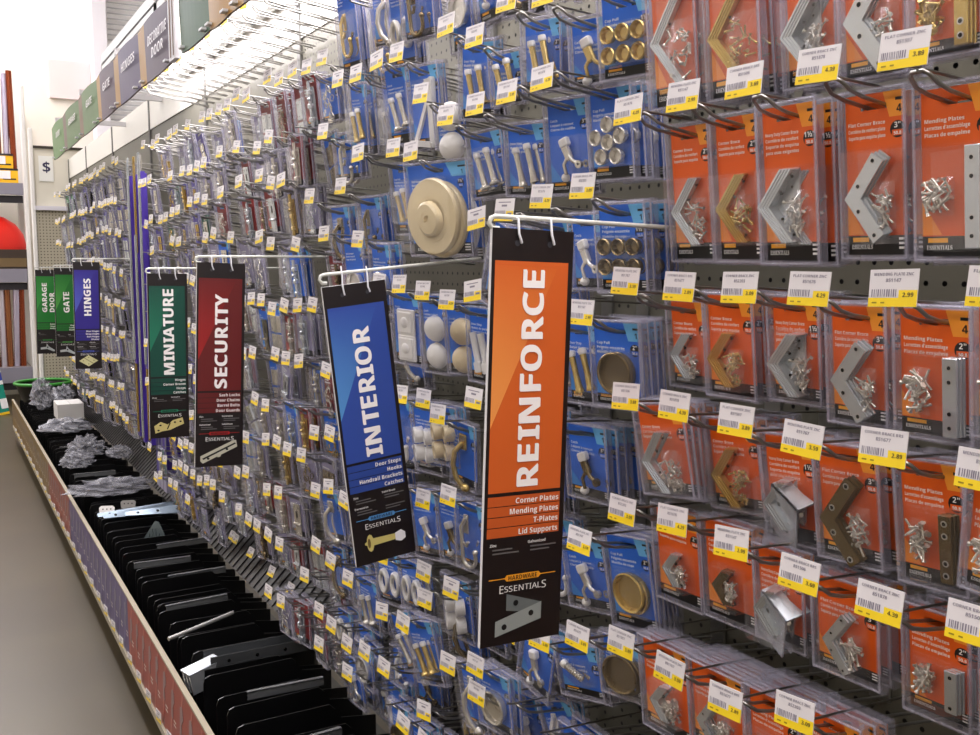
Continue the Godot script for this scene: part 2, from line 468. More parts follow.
# ---------------------------------------------------------------- the gondola
func gondola() -> void:
	var g = thing("shelving_gondola", "long gondola with perforated wall, black bin shelf and graphic front lip", "shelving", Vector3.ZERO)
	var c_board = Color(0.39, 0.38, 0.335)
	var seams = [0.62, -0.60, -1.82, -3.04, -4.26, -5.48, -6.70, -7.92, -8.98]
	for i in 8:
		var x1 = seams[i]; var x0 = seams[i + 1]
		var k := MB.new()
		k.paint(c_board)
		if x1 < -3.0:
			k.box(Vector3(x0, 0.4, -1.058), Vector3(x1, 2.2, -1.05))
		else:
			# every hole is cut: one inch apart, where the camera can tell them from each other
			var p = 0.0254; var nx = int((x1 - x0) / p); var ny = 70
			for a in nx:
				for b in ny:
					var cx = x0 + (a + 0.5) * p; var cy = 0.42 + (b + 0.5) * p
					var q = [Vector3(cx - p / 2, cy - p / 2, BOARD), Vector3(cx + p / 2, cy - p / 2, BOARD), Vector3(cx + p / 2, cy + p / 2, BOARD), Vector3(cx - p / 2, cy + p / 2, BOARD)]
					var hr = 0.0036
					var o = []
					for e in 8: o.append(Vector3(cx + cos(TAU * (e - 3.0) / 8.0) * hr, cy + sin(TAU * (e - 3.0) / 8.0) * hr, BOARD))
					for e in 4:
						k.tri(q[e], q[(e + 1) % 4], o[(e * 2 + 1) % 8])
						k.tri(q[e], o[(e * 2 + 1) % 8], o[e * 2])
						k.tri(q[(e + 1) % 4], o[(e * 2 + 2) % 8], o[(e * 2 + 1) % 8])
			k.box(Vector3(x0 + nx * p, 0.42, -1.056), Vector3(x1, 2.2, BOARD))
		var b = part("pegboard_panel", k.mesh(M.pegboard), g)
		if x1 >= -3.0: part("board_back", slab(Vector3(x0, 0.42, -1.085), Vector3(x1, 2.2, -1.07), Color(0.03, 0.03, 0.03)), b)
		k = MB.new()
		k.paint(Color(0.30, 0.29, 0.27))
		k.bbox(Vector3(x0 - 0.016, 0.1, -1.06), Vector3(x0 + 0.016, 2.36, -1.041), 0.003)
		part("upright", k.mesh(M.paint), g)
		part("fascia_panel", slab(Vector3(x0, 2.2, -1.06), Vector3(x1, 2.36, -1.045), Color(0.88, 0.87, 0.84)), g)
	part("base_deck", slab(Vector3(-8.98, 0.08, -1.1), Vector3(0.6, 0.105, -0.53), Color(0.10, 0.10, 0.10)), g)
	part("kick_plate", slab(Vector3(-8.98, 0.0, -0.62), Vector3(0.6, 0.08, -0.60), Color(0.09, 0.085, 0.08)), g)
	# ribbed back tray that slopes up from the bins to the board
	var k := MB.new()
	k.paint(Color(0.085, 0.082, 0.08))
	k.quad(Vector3(-8.98, 0.37, -0.91), Vector3(0.6, 0.37, -0.91), Vector3(0.6, 0.51, -1.045), Vector3(-8.98, 0.51, -1.045))
	part("back_tray", k.mesh(M.plastic), g)
	k = MB.new()
	k.paint(Color(0.07, 0.068, 0.066))
	k.box(Vector3(-0.003, -0.095, -0.004), Vector3(0.003, 0.095, 0.004))
	var rib = k.mesh(M.plastic)
	for i in 150: part("tray_rib", rib, g, place(Vector3(-0.9 - 0.0535 * i, 0.44, -0.9775), -44.0, 0, 0))
	# front lip: graphic sections with product pictures, and a metal rail below
	for i in 28:
		var x1 = 0.2 - 0.33 * i; var x0 = x1 - 0.33
		var c = Color(0.56, 0.20, 0.12) if x1 > -3.2 else (Color(0.30, 0.25, 0.42) if x1 > -4.9 else (Color(0.52, 0.24, 0.18) if x1 > -5.9 else Color(0.46, 0.36, 0.19)))
		k = MB.new()
		k.paint(c)
		k.box(Vector3(x0, 0.135, -0.53), Vector3(x1, 0.35, -0.522))
		rng.seed = 100 + i
		for j in 3:
			var cx = x0 + 0.055 + 0.11 * j
			k.paint(c.lightened(0.18))
			k.prism(PackedVector2Array([Vector2(cx - 0.05, 0.14), Vector2(cx - 0.035, 0.14), Vector2(cx + 0.035, 0.34), Vector2(cx + 0.02, 0.34)]), -0.522, -0.5214)
			k.paint(Color(0.50, 0.48, 0.50).lerp(c, 0.25))
			var y = 0.27 + rng.randf_range(-0.015, 0.015)
			k.prism(PackedVector2Array([Vector2(cx - 0.02, y - 0.045), Vector2(cx + 0.004, y - 0.05), Vector2(cx + 0.006, y - 0.012), Vector2(cx + 0.028, y + 0.01), Vector2(cx + 0.02, y + 0.045), Vector2(cx - 0.006, y + 0.035), Vector2(cx - 0.012, y)]), -0.522, -0.5208)
			k.paint(Color(0.85, 0.82, 0.78))
			for q in 2: k.rect(cx + 0.012, 0.205 + 0.012 * q, cx + 0.042, 0.210 + 0.012 * q, -0.5213)
		part("lip_panel", k.mesh(M.card_print), g)
	k = MB.new()
	k.paint(Color(0.62, 0.58, 0.50))
	k.box(Vector3(-8.98, 0.112, -0.535), Vector3(0.6, 0.135, -0.515))
	k.box(Vector3(-8.98, 0.35, -0.535), Vector3(0.6, 0.357, -0.52))
	part("lip_rail", k.mesh(M.paint), g)
	bins(g)

func bins(g: Node3D) -> void:
	# black plates that part the bins, each with rounded front corner and a step near the back
	rng.seed = 5
	var x = -1.16
	while x > -8.7:
		var k := MB.new()
		var back = rng.randf_range(0.0, 0.03)
		var pts = PackedVector2Array([Vector2(0.565, 0.11), Vector2(0.925, 0.11), Vector2(0.925, 0.345), Vector2(0.845 - back, 0.36), Vector2(0.83 - back, 0.385), Vector2(0.815 - back, 0.40), Vector2(0.585, 0.40), Vector2(0.570, 0.395), Vector2(0.565, 0.38)])
		k.prism(pts, -0.0016, 0.0016)
		part("divider", k.mesh(M.black_plastic), g, place(Vector3(x, rng.randf_range(-0.012, 0.006), -rng.randf_range(-0.006, 0.012)), 0, 90 + rng.randf_range(-2.0, 2.0), 0))
		x -= rng.randf_range(0.055, 0.125)
	# what lies in the bins
	var k := MB.new()
	k.paint(FINISH.zinc.darkened(0.5))
	k.box(Vector3(-0.09, 0, -0.14), Vector3(0.0, 0.003, 0.14)); k.box(Vector3(-0.003, 0, -0.14), Vector3(0, 0.035, 0.14)); k.box(Vector3(-0.09, 0, -0.14), Vector3(-0.087, 0.03, 0.14)); k.box(Vector3(-0.09, 0, -0.143), Vector3(0, 0.05, -0.14))
	k.paint(Color(0.02, 0.02, 0.02))
	for i in 3: k.blob(Vector3(0.0005, 0.018, 0.09 - 0.08 * i), Vector3(0.002, 0.005, 0.005), 0.0, 4, 8)
	one("angle_bracket", "long galvanized channel bracket lying across the black bins", "bracket", k.mesh(M.metal), place(Vector3(-2.60, 0.385, -0.745), 0, 0, 4))
	k = MB.new()
	k.paint(FINISH.zinc)
	for i in 3: k.box(Vector3(-0.02 * i, 0.0, -0.05), Vector3(-0.02 * i + 0.004, 0.06, 0.05))
	k.box(Vector3(-0.05, 0.056, -0.05), Vector3(0.004, 0.06, 0.05))
	one("gate_latch", "stack of galvanized latch plates in the bin behind the orange lip", "latch", k.mesh(M.metal), place(Vector3(-2.60, 0.34, -0.60), 10, 14, 0))
	k = MB.new()
	k.paint(Color(0.80, 0.80, 0.79)); k.tube([Vector3(0, 0, 0.12), Vector3(0, 0.02, -0.1)], 0.007, 6)
	one("metal_rod", "light metal rod resting across the black bin dividers", "rod", k.mesh(M.metal), place(Vector3(-2.9, 0.395, -0.66), 0, 18, 0))
	k = MB.new()
	k.paint(Color(0.42, 0.44, 0.45))
	for i in 2: k.box(Vector3(-0.012 + 0.03 * i, -0.002, -0.13), Vector3(0.004 + 0.03 * i, 0.002, 0.13))
	one("flat_strap", "pair of dark steel straps leaning at the back of a bin", "strap", k.mesh(M.metal), place(Vector3(-2.74, 0.39, -0.88), 34, 10, 0))
	var sp = [[-4.38, -0.74, 0.36, 0.06, 0], [-4.30, -0.72, 0.30, 0.05, 5], [-4.22, -0.78, 0.26, 0.045, -6]]
	for i in 3:
		k = MB.new()
		k.paint(Color(0.50, 0.55, 0.60))
		var L = sp[i][2]
		k.prism(PackedVector2Array([Vector2(-L / 2, -0.01), Vector2(L / 2 - 0.06, -sp[i][3] / 2), Vector2(L / 2, -sp[i][3] / 2), Vector2(L / 2, sp[i][3] / 2), Vector2(L / 2 - 0.06, sp[i][3] / 2), Vector2(-L / 2, 0.01)]), -0.003, 0.003)
		k.paint(Color(0.03, 0.03, 0.03))
		for j in 4: k.disc(Vector3(-L / 2 + 0.05 + 0.08 * j, 0, 0.0034), 0.006)
		one("strap_hinge", ["longest grey strap hinge lying over the bins", "middle grey strap hinge on the pile over the bins", "shortest grey strap hinge at the back of the pile"][i], "hinge", k.mesh(M.metal), place(Vector3(sp[i][0], 0.415 + 0.014 * i, sp[i][1]), -55, 90 + sp[i][4], 0))
	for i in 2:
		k = MB.new()
		k.paint(FINISH.white if i == 0 else Color(0.52, 0.51, 0.49))
		k.prism(PackedVector2Array([Vector2(-0.055, -0.03), Vector2(0.055, -0.03), Vector2(0.06, 0.02), Vector2(0.045, 0.035), Vector2(-0.045, 0.035), Vector2(-0.06, 0.02)]), -0.002, 0.002)
		k.paint(Color(0.04, 0.04, 0.04))
		for j in 3: k.disc(Vector3(-0.03 + 0.03 * j, 0.008, 0.0025), 0.006)
		one("hinge_plate", ["white hinge plate with screw holes standing in a bin", "grey hinge plate standing beside the white one"][i], "hinge", k.mesh(M.plastic), place(Vector3(-4.5 - 0.06 * i, 0.405, -0.615 - 0.10 * i), -20, 70, 0).scaled_local(Vector3.ONE * 0.55))
	k = MB.new()
	k.paint(Color(0.58, 0.64, 0.66))
	k.prism(PackedVector2Array([Vector2(-0.09, 0), Vector2(0.07, 0), Vector2(0.02, 0.12), Vector2(-0.005, 0.13)]), -0.004, 0.004)
	k.paint(Color(0.30, 0.34, 0.36))
	for i in 6: k.box(Vector3(-0.06 + 0.02 * i, 0.006, 0.004), Vector3(-0.057 + 0.02 * i, 0.10 - absf(i - 2.5) * 0.03, 0.0052))
	one("gate_brace", "grey ribbed triangular plate standing up between black dividers", "brace", k.mesh(M.metal), place(Vector3(-4.0, 0.37, -0.73), 0, 60, 0).scaled_local(Vector3.ONE * 0.68))
	for i in 9:
		k = MB.new()
		k.paint(Color(0.62, 0.63, 0.64))
		k.box(Vector3(-0.002, -0.02, -0.10), Vector3(0.002, 0.0, 0.10)); k.box(Vector3(-0.012, -0.004, -0.10), Vector3(0.002, 0.0, 0.10))
		one("steel_angle", "thin steel angle edge showing above a divider, %s from the camera" % COUNT[i], "bracket", k.mesh(M.metal), place(Vector3([-2.06, -2.36, -3.12, -3.42, -3.62, -3.83, -5.15, -5.34, -6.2][i], 0.408, [-0.68, -0.74, -0.69, -0.76, -0.68, -0.80, -0.72, -0.68, -0.7][i]), 0, [4, -3, 5, 2, -4, 3, 6, -3, 2][i], 0), "steel angles in the bins")
	# crumpled clear bags of loose hardware
	var bags = [[-4.80, 0.43, -0.68, 0.07, 0.05, 0.17, "long crumpled clear bag lying across the bins"], [-5.55, 0.43, -0.62, 0.09, 0.07, 0.10, "crumpled clear bag heaped at the front of the bins"], [-5.85, 0.44, -0.70, 0.12, 0.09, 0.12, "tall crumpled clear bag in the middle of the bins"], [-5.7, 0.43, -0.86, 0.10, 0.05, 0.08, "small clear bag at the back of the bins"], [-6.75, 0.44, -0.70, 0.20, 0.06, 0.19, "wide clear bag before the white carton"], [-7.95, 0.48, -0.66, 0.22, 0.17, 0.09, "peaked clear bag at the far end of the bins"], [-8.2, 0.46, -0.84, 0.2, 0.10, 0.10, "pale bag behind the white carton at the far end"]]
	for i in bags.size():
		one("plastic_bag", bags[i][6], "bag", crumpled(40 + i, Vector3(bags[i][3], bags[i][4], bags[i][5]) * (0.9 if i == 0 else 0.7)), place(Vector3(bags[i][0], bags[i][1], bags[i][2])))
	k = MB.new()
	k.paint(Color(0.86, 0.85, 0.84)); k.box(Vector3(-0.16, 0, -0.085), Vector3(0.10, 0.11, 0.085))
	k.paint(Color(0.78, 0.77, 0.75)); k.box(Vector3(-0.16, 0.108, -0.004), Vector3(0.1005, 0.1105, 0.004))
	one("carton", "white carton standing among bags at the far end of the bins", "box", k.mesh(M.card_print), place(Vector3(-7.4, 0.40, -0.79)))
	var gb = thing("plastic_bin", "dark bin with green rim at the far end of the shelf", "bin", Vector3(-8.62, 0.36, -0.74))
	k = MB.new()
	k.paint(Color(0.07, 0.08, 0.08))
	k.lathe([Vector2(0.16, 0.0), Vector2(0.21, 0.16)], Transform3D(Basis(Vector3(1, 0, 0), Vector3(0, 0, -1), Vector3(0, 1, 0)), Vector3.ZERO), 20)
	part("body", k.mesh(M.plastic), gb)
	k = MB.new()
	k.paint(Color(0.20, 0.52, 0.18))
	var ring = []
	for i in 25: ring.append(Vector3(cos(TAU * i / 24) * 0.215, 0.165, sin(TAU * i / 24) * 0.215))
	k.tube(ring, 0.014, 6)
	part("rim", k.mesh(M.plastic), gb)

func crumpled(seed_: int, r: Vector3) -> ArrayMesh:
	var nz := FastNoiseLite.new()
	nz.seed = seed_; nz.frequency = 1.1; nz.fractal_octaves = 3
	var k := MB.new()
	var rows = []
	for i in 17:
		var a = PI * i / 16.0 - PI / 2
		var line = PackedVector3Array()
		for j in 28:
			var d = Vector3(cos(a) * cos(TAU * j / 28), sin(a), cos(a) * sin(TAU * j / 28))
			var s = 1.0 + 0.7 * nz.get_noise_3dv(d * 2.0) + 0.55 * absf(nz.get_noise_3dv(d * 3.6))
			line.append(Vector3(d.x * r.x, (d.y if d.y > 0 else d.y * 0.5) * r.y, d.z * r.z) * s)
		rows.append(line)
	for i in 16:
		for j in 28:
			var q = (j + 1) % 28
			k.tri(rows[i][j], rows[i + 1][q], rows[i][q]); k.tri(rows[i][j], rows[i + 1][j], rows[i + 1][q])
	return k.mesh(M.milky_bag)

# ---------------------------------------------------------------- header sign over the gondola
func header() -> void:
	var h = thing("header_sign", "scalloped green and purple header sign running along the canopy edge", "sign")
	var G = Color(0.36, 0.48, 0.30); var P = Color(0.34, 0.29, 0.42); var B = Color(0.36, 0.25, 0.24); var T = Color(0.66, 0.50, 0.26)
	var secs = [[0.25, -0.55, G, ""], [-0.55, -1.2, B, ""], [-1.2, -1.9, Color(0.20, 0.30, 0.55), ""], [-1.9, -2.42, B, "", T], [-2.42, -2.62, T, ""], [-2.62, -2.95, Color(0.25, 0.36, 0.26), ""], [-3.06, -3.58, Color(0.32, 0.25, 0.33), "DECORATIVE|DOOR", T], [-3.58, -4.10, P, "HINGES", T], [-4.10, -4.55, Color(0.36, 0.29, 0.36), "GATE", T], [-4.55, -5.15, G, "GATE", Color(0.45, 0.34, 0.26)], [-5.15, -5.8, G, "GARAGE", Color(0.42, 0.34, 0.30)], [-5.8, -6.35, Color(0.40, 0.54, 0.33), "DOOR"]]
	for s in secs:
		var k := MB.new()
		var L = s[0] - s[1]
		var rows = []
		for i in 9:                                                # bowed outwards between its ends
			var t = i / 8.0
			var bow = 0.006 * sin(PI * t)
			rows.append([Vector3(s[0] - L * t, 2.10 - 0.010 * sin(PI * t), -0.66 + bow), Vector3(s[0] - L * t, 2.278 + 0.007 * sin(PI * t), -0.655 + bow)])
		for i in 8:
			var z = (rows[i][0] + rows[i + 1][0]) / 2
			k.paint(s[2])
			if s.size() > 4 and i >= 6: k.paint(s[4])
			k.quad(rows[i + 1][0], rows[i][0], rows[i][1], rows[i + 1][1])
			k.paint(Color(0.30, 0.22, 0.2))
			k.quad(rows[i][0] - Vector3(0, 0, 0.006), rows[i + 1][0] - Vector3(0, 0, 0.006), rows[i + 1][1] - Vector3(0, 0, 0.006), rows[i][1] - Vector3(0, 0, 0.006))
			k.quad(rows[i + 1][0] - Vector3(0, 0, 0.006), rows[i][0] - Vector3(0, 0, 0.006), rows[i][0], rows[i + 1][0])
			k.quad(rows[i][1] - Vector3(0, 0, 0.006), rows[i + 1][1] - Vector3(0, 0, 0.006), rows[i + 1][1], rows[i][1])
		var p = part("header_panel", k.mesh(M.sign_print), h)
		if s[3] != "":
			k = MB.new()
			k.paint(Color(0.9, 0.88, 0.9))
			var ls = s[3].split("|")
			for j in ls.size():
				k.xf = place(Vector3(s[1] + L * 0.68, 2.195 - 0.045 * j, -0.6455), -2, 0, 0)
				k.text(ls[j], bold, Vector3.ZERO, 0.032, 1, 1.0, 4.0, minf(0.045 * ls[j].length(), L * 0.55))
			part("lettering", k.mesh(M.sign_print), p)
		k = MB.new()
		k.paint(Color(0.85, 0.85, 0.86))
		k.box(Vector3(-0.016, -0.003, -0.005), Vector3(0.016, 0.003, 0.008))
		for q in [0.12, 0.88]: part("clip", k.mesh(M.paint), h, place(Vector3(s[1] + L * q, 2.108, -0.652)))
	var k := MB.new()
	k.paint(Color(0.80, 0.78, 0.80))
	k.box(Vector3(-3.05, 2.09, -0.66), Vector3(-2.97, 2.32, -0.645))
	k.paint(Color(0.45, 0.35, 0.28)); k.box(Vector3(-3.03, 2.10, -0.645), Vector3(-3.02, 2.30, -0.643)); k.box(Vector3(-2.99, 2.10, -0.645), Vector3(-2.985, 2.30, -0.643))
	part("joint_cover", k.mesh(M.paint), h)
	for i in 7: part("bracket", slab(Vector3(0.1 - 1.05 * i, 2.30, -1.05), Vector3(0.12 - 1.05 * i, 2.325, -0.66), Color(0.80, 0.79, 0.80)), h)

# ---------------------------------------------------------------- goods inside the packs
func mbf(finish: String) -> MB:
	var k := MB.new()
	k.paint(FINISH[finish])
	return k

func chevron(L: Vector2, t: float) -> PackedVector2Array:       # "<": tip at the left, legs to the upper and lower right
	var u = L.normalized(); var m = Vector2(-u.y, u.x) * t
	var tip = t / u.y
	return PackedVector2Array([Vector2(0, 0), Vector2(L.x, -L.y), Vector2(L.x, -L.y) + Vector2(m.x * -1, m.y), Vector2(tip, 0), Vector2(L.x, L.y) + Vector2(-m.x, -m.y), Vector2(L.x, L.y)])

func screws(k: MB, w: float, h: float, n: int, seed_: int, size := 1.0) -> void:
	var r := RandomNumberGenerator.new()
	r.seed = seed_
	for i in n:
		var at = Vector3(r.randf_range(-w / 2, w / 2), r.randf_range(-h / 2, h / 2), r.randf_range(0.002, 0.008))
		var d = Vector3(r.randf_range(-1, 1), r.randf_range(-1, 1), r.randf_range(-0.3, 0.3)).normalized() * 0.009 * size
		k.tube([at - d, at + d * 0.6], 0.0017 * size, 5)
		k.tube([at + d * 0.6, at + d], 0.0018 * size, 6, 0.0036 * size)

func film_bag(w: float, h: float, dz: float, seed_: int) -> MB:
	var k := MB.new()
	var r := RandomNumberGenerator.new()
	r.seed = seed_
	var rows = []
	for i in 6:
		var line = []
		for j in 6:
			var u = j / 5.0; var t = i / 5.0
			line.append(Vector3((u - 0.5) * w, (t - 0.5) * h, (sin(PI * u) * sin(PI * t) * dz + r.randf_range(-0.002, 0.002)) + 0.002))
		rows.append(line)
	for i in 5:
		for j in 5:
			k.tri(rows[i][j], rows[i][j + 1], rows[i + 1][j + 1]); k.tri(rows[i][j], rows[i + 1][j + 1], rows[i + 1][j])
	return k

func holes(k: MB, pts: Array, r: float, z: float) -> void:
	var keep = k.col
	for p in pts:
		k.paint(Color(0.85, 0.85, 0.85)); k.disc(Vector3(p.x, p.y, z), r * 1.35, 10)
		k.paint(Color(0.07, 0.06, 0.05)); k.disc(Vector3(p.x, p.y, z + 0.0003), r * 0.8, 8)
	k.col = keep

func face_z() -> Transform3D:
	return Transform3D.IDENTITY

func kit(type: String, fin: String, w: float, h: float) -> Array:
	var k := mbf(fin)
	var out := []
	var sd = (type + fin).hash() % 1000
	match type:
		"brace", "brace_mid", "brace_big", "brace_small", "brace_wide", "heavy":
			var s = {"brace": 1.05, "brace_mid": 1.4, "brace_big": 1.75, "brace_small": 0.66, "brace_wide": 1.25, "heavy": 0.95}[type]
			var leg = Vector2(0.36, 0.44) * w * s
			var wide = 0.012 if type.begins_with("brace") and type != "brace_wide" else 0.020
			for i in (4 if type != "heavy" else 3):
				k.xf = Transform3D(Basis(), Vector3(-0.42 * w * minf(s, 1.0) + 0.0036 * i, 0, 0))
				k.prism(chevron(leg, 0.0026), 0.001, wide - 0.001 * i)
			k.xf = Transform3D.IDENTITY
			if type == "brace_wide" or type == "heavy":               # gusset plate and wide faces
				var tip = Vector3(-0.42 * w * minf(s, 1.0) + 0.012, 0, 0)
				k.paint(FINISH[fin].darkened(0.1))
				k.prism(PackedVector2Array([Vector2(tip.x, 0), Vector2(tip.x + leg.x, -leg.y), Vector2(tip.x + leg.x + 0.002, leg.y)]), 0.001, 0.003)
				holes(k, [Vector2(tip.x + leg.x * 0.75, leg.y * 0.5), Vector2(tip.x + leg.x * 0.45, 0.1 * leg.y), Vector2(tip.x + leg.x * 0.75, -leg.y * 0.45)], 0.0022, 0.0034)
			if type == "heavy":
				k.paint(FINISH[fin])
				k.xf = place(Vector3(-0.05 * w, -0.012, 0.012), 12, -18, -28)
				k.xf = k.xf.scaled_local(Vector3(1.4, 1.4, 1.2))
				k.box(Vector3(-0.018, -0.03, 0), Vector3(0.018, 0.022, 0.002))
				holes(k, [Vector2(-0.006, 0.008), Vector2(0.006, -0.014)], 0.0025, 0.0022)
				k.box(Vector3(-0.018, 0.020, -0.016), Vector3(0.018, 0.022, 0.002))
				k.xf = Transform3D.IDENTITY
			else:                                                      # screw holes seen on the legs' inner faces
				k.paint(Color(0.10, 0.09, 0.08))
				for f in [0.35, 0.8]:
					for q in [-1, 1]:
						k.blob(Vector3(-0.42 * w * minf(s, 1.0) + 0.016 + leg.x * f, q * leg.y * f * 0.97, wide * 0.5), Vector3(0.0015, 0.002, 0.0026), 0.0, 3, 6)
			out.append(["corner_brace", k, "metal"])
			var z := mbf("brass" if fin == "brass" else "nickel")
			z.xf = Transform3D(Basis(), Vector3(0.12 * w * s, -0.12 * w * s, 0.003))
			screws(z, 0.26 * w * s, 0.42 * w * s, 24, sd, 0.75)
			out.append(["screw_bag", z, "metal"])
			var b = film_bag(0.36 * w * s, 0.55 * w * s, 0.013, sd)
			for i in b.v.size(): b.v[i] += Vector3(0.12 * w * s, -0.10 * w * s, 0.003)
			out.append(["bag_film", b, "bag_film"])
		"flat", "flat_big", "flat_small":
			var s = {"flat": 1.09, "flat_big": 1.3, "flat_small": 0.75}[type]
			var leg = Vector2(0.44, 0.60) * w * s
			var x0 = -0.40 * w * minf(s, 1.0)
			for i in 3:
				k.xf = Transform3D(Basis(), Vector3(x0 + 0.0022 * i, 0.0012 * i, 0))
				k.prism(chevron(leg, 0.0145 * s), 0.011 - 0.0035 * i, 0.0135 - 0.0035 * i)
			k.xf = Transform3D(Basis(), Vector3(x0, 0, 0))
			var u = leg.normalized(); var m = Vector2(u.y, 0) * 0.0085 * s
			var hp = []
			for f in [0.28, 0.82]:
				for q in [-1, 1]: hp.append(Vector2(leg.x * f, leg.y * f * q) + m)
			holes(k, hp, 0.0026 * s, 0.0138)
			k.xf = Transform3D.IDENTITY
			out.append(["corner_plate", k, "metal"])
			var z := mbf("brass" if fin == "brass" else "nickel")
			z.xf = Transform3D(Basis(), Vector3(0.16 * w * s, -0.16 * w * s, 0.002))
			screws(z, 0.22 * w * s, 0.42 * w * s, 22, sd, 0.8)
			out.append(["screw_bag", z, "metal"])
			var b = film_bag(0.32 * w * s, 0.62 * w * s, 0.012, sd)
			for i in b.v.size(): b.v[i] += Vector3(0.18 * w * s, -0.10 * w * s, 0.002)
			out.append(["bag_film", b, "bag_film"])
		"mend", "mend_wide", "mend_small":
			var L = {"mend": 1.0, "mend_wide": 1.25, "mend_small": 0.66}[type] * w * 1.02
			var bw = 0.20 * w
			for i in 3:
				k.bbox(Vector3(0.20 * w + 0.0015 * i, -L / 2 - 0.1 * w, 0.010 - 0.004 * i), Vector3(0.20 * w + bw + 0.0015 * i, L / 2 - 0.1 * w, 0.0135 - 0.004 * i), 0.0008)
			var hp = []
			for f in ([-0.38, -0.2, 0.2, 0.38] if type != "mend_small" else [-0.36, 0.36]): hp.append(Vector2(0.20 * w + bw / 2, L * f - 0.1 * w))
			holes(k, hp, 0.0026, 0.0138)
			out.append(["mending_plate", k, "metal"])
			var z := mbf("brass" if fin == "brass" else "nickel")
			var ww = 0.30 if type != "mend_wide" else 0.38
			var hh = 0.55 if type == "mend" else 0.42
			z.xf = Transform3D(Basis(), Vector3(-0.20 * w, -0.08 * w, 0.002))
			screws(z, ww * w * 0.85, hh * w * 0.8, 30, sd, 0.85)
			out.append(["screw_bag", z, "metal"])
			var b = film_bag(ww * w, hh * w * 1.15, 0.012, sd)
			for i in b.v.size(): b.v[i] += Vector3(-0.20 * w, -0.08 * w, 0.002)
			out.append(["bag_film", b, "bag_film"])
		"cups6", "cups_flower":
			var r = 0.0125
			for i in 6:
				var p = Vector3(-0.026 + 0.026 * (i % 3), 0.014 - 0.028 * int(i / 3), 0.0)
				if type == "cups_flower": p = Vector3.ZERO if i == 5 else Vector3(cos(TAU * i / 5 + 0.3) * 0.026, sin(TAU * i / 5 + 0.3) * 0.026, 0)
				var q := mbf(fin)
				q.lathe([Vector2(r * 0.85, 0.002), Vector2(r, 0.012), Vector2(r * 0.92, 0.0135), Vector2(r * 0.78, 0.012), Vector2(r * 0.6, 0.005), Vector2(0.0001, 0.0045)], Transform3D(Basis(), p), 16)
				out.append(["finger_cup", q, "metal"])
		"disc":
			k.lathe([Vector2(0.029, 0.0), Vector2(0.031, 0.011), Vector2(0.029, 0.0125), Vector2(0.0265, 0.011), Vector2(0.025, 0.004), Vector2(0.0001, 0.003)], Transform3D.IDENTITY, 24)
			out.append(["round_cup", k, "metal"])
		"stops", "stops_round", "spring":
			for i in (2 if type != "spring" else 1):
				var x = -0.013 + 0.026 * i if type != "spring" else 0.0
				var q := mbf(fin)
				var o = Transform3D(Basis(Vector3(1, 0, 0), Vector3(0, 0, 1), Vector3(0, -1, 0)), Vector3(x + 0.004, 0.026, 0.010))
				o = place(Vector3.ZERO, 0, 0, 14 if type != "spring" else 60) * o
				if type == "spring":
					for s in 9: q.lathe([Vector2(0.005, 0.004 * s), Vector2(0.0062, 0.004 * s + 0.002), Vector2(0.005, 0.004 * s + 0.004)], o, 8)
				else:
					var foot = 0.0105 if type == "stops_round" else 0.0075
					q.lathe([Vector2(0.0052, 0.0), Vector2(0.0048, 0.03), Vector2(0.0062, 0.05), Vector2(foot, 0.054), Vector2(foot, 0.057), Vector2(0.0001, 0.059)], o, 12)
				out.append(["door_stop", q, "metal"])
				var t := mbf("white")
				t.lathe([Vector2(0.0001, -0.009), Vector2(0.006, -0.008), Vector2(0.0068, -0.002), Vector2(0.006, 0.001)], o, 12)
				out.append(["rubber_tip", t, "plastic"])
		"catch", "roller":
			k.xf = place(Vector3(0.0, 0.004, 0.006), 0, 0, 25)
			k.bbox(Vector3(-0.007, -0.012, -0.004), Vector3(0.007, 0.014, 0.004), 0.002)
			k.tube([Vector3(0, 0, 0), Vector3(0.006, -0.016, 0.004), Vector3(0.014, -0.026, 0.004)], 0.0035, 6)
			k.tube([Vector3(0, -0.004, 0), Vector3(-0.012, -0.014, 0.004), Vector3(-0.016, -0.03, 0.003)], 0.003, 6)
			k.lathe([Vector2(0.002, 0.0), Vector2(0.0065, 0.0), Vector2(0.0065, 0.006), Vector2(0.002, 0.006)], Transform3D(Basis(), Vector3(0.016, -0.028, 0.002)), 10)
			out.append(["roller_catch", k, "metal"])
			var t := mbf("white")
			t.xf = place(Vector3(-0.004, 0.020, 0.006), 0, 0, 20)
			t.bbox(Vector3(-0.009, -0.006, -0.005), Vector3(0.009, 0.008, 0.006), 0.002)
			t.xf = Transform3D.IDENTITY
			t.blob(Vector3(-0.006, -0.034, 0.006), Vector3(0.008, 0.007, 0.007), 0.0, 5, 10)
			out.append(["strike_pad", t, "plastic"])
		"bigdisc":
			var R = w * 0.42
			for i in 2: k.lathe([Vector2(R, 0.0 - 0.014 * i), Vector2(R, 0.006 - 0.014 * i), Vector2(R * 0.96, 0.011 - 0.014 * i), Vector2(R * 0.55, 0.013), Vector2(R * 0.42, 0.013), Vector2(R * 0.40, 0.022), Vector2(R * 0.34, 0.026), Vector2(R * 0.14, 0.027), Vector2(R * 0.11, 0.021), Vector2(0.0001, 0.020)], Transform3D(Basis(), Vector3(0.006 * i, -0.006 * i, 0.012)), 36)
			out.append(["wall_bumper", k, "plastic"])
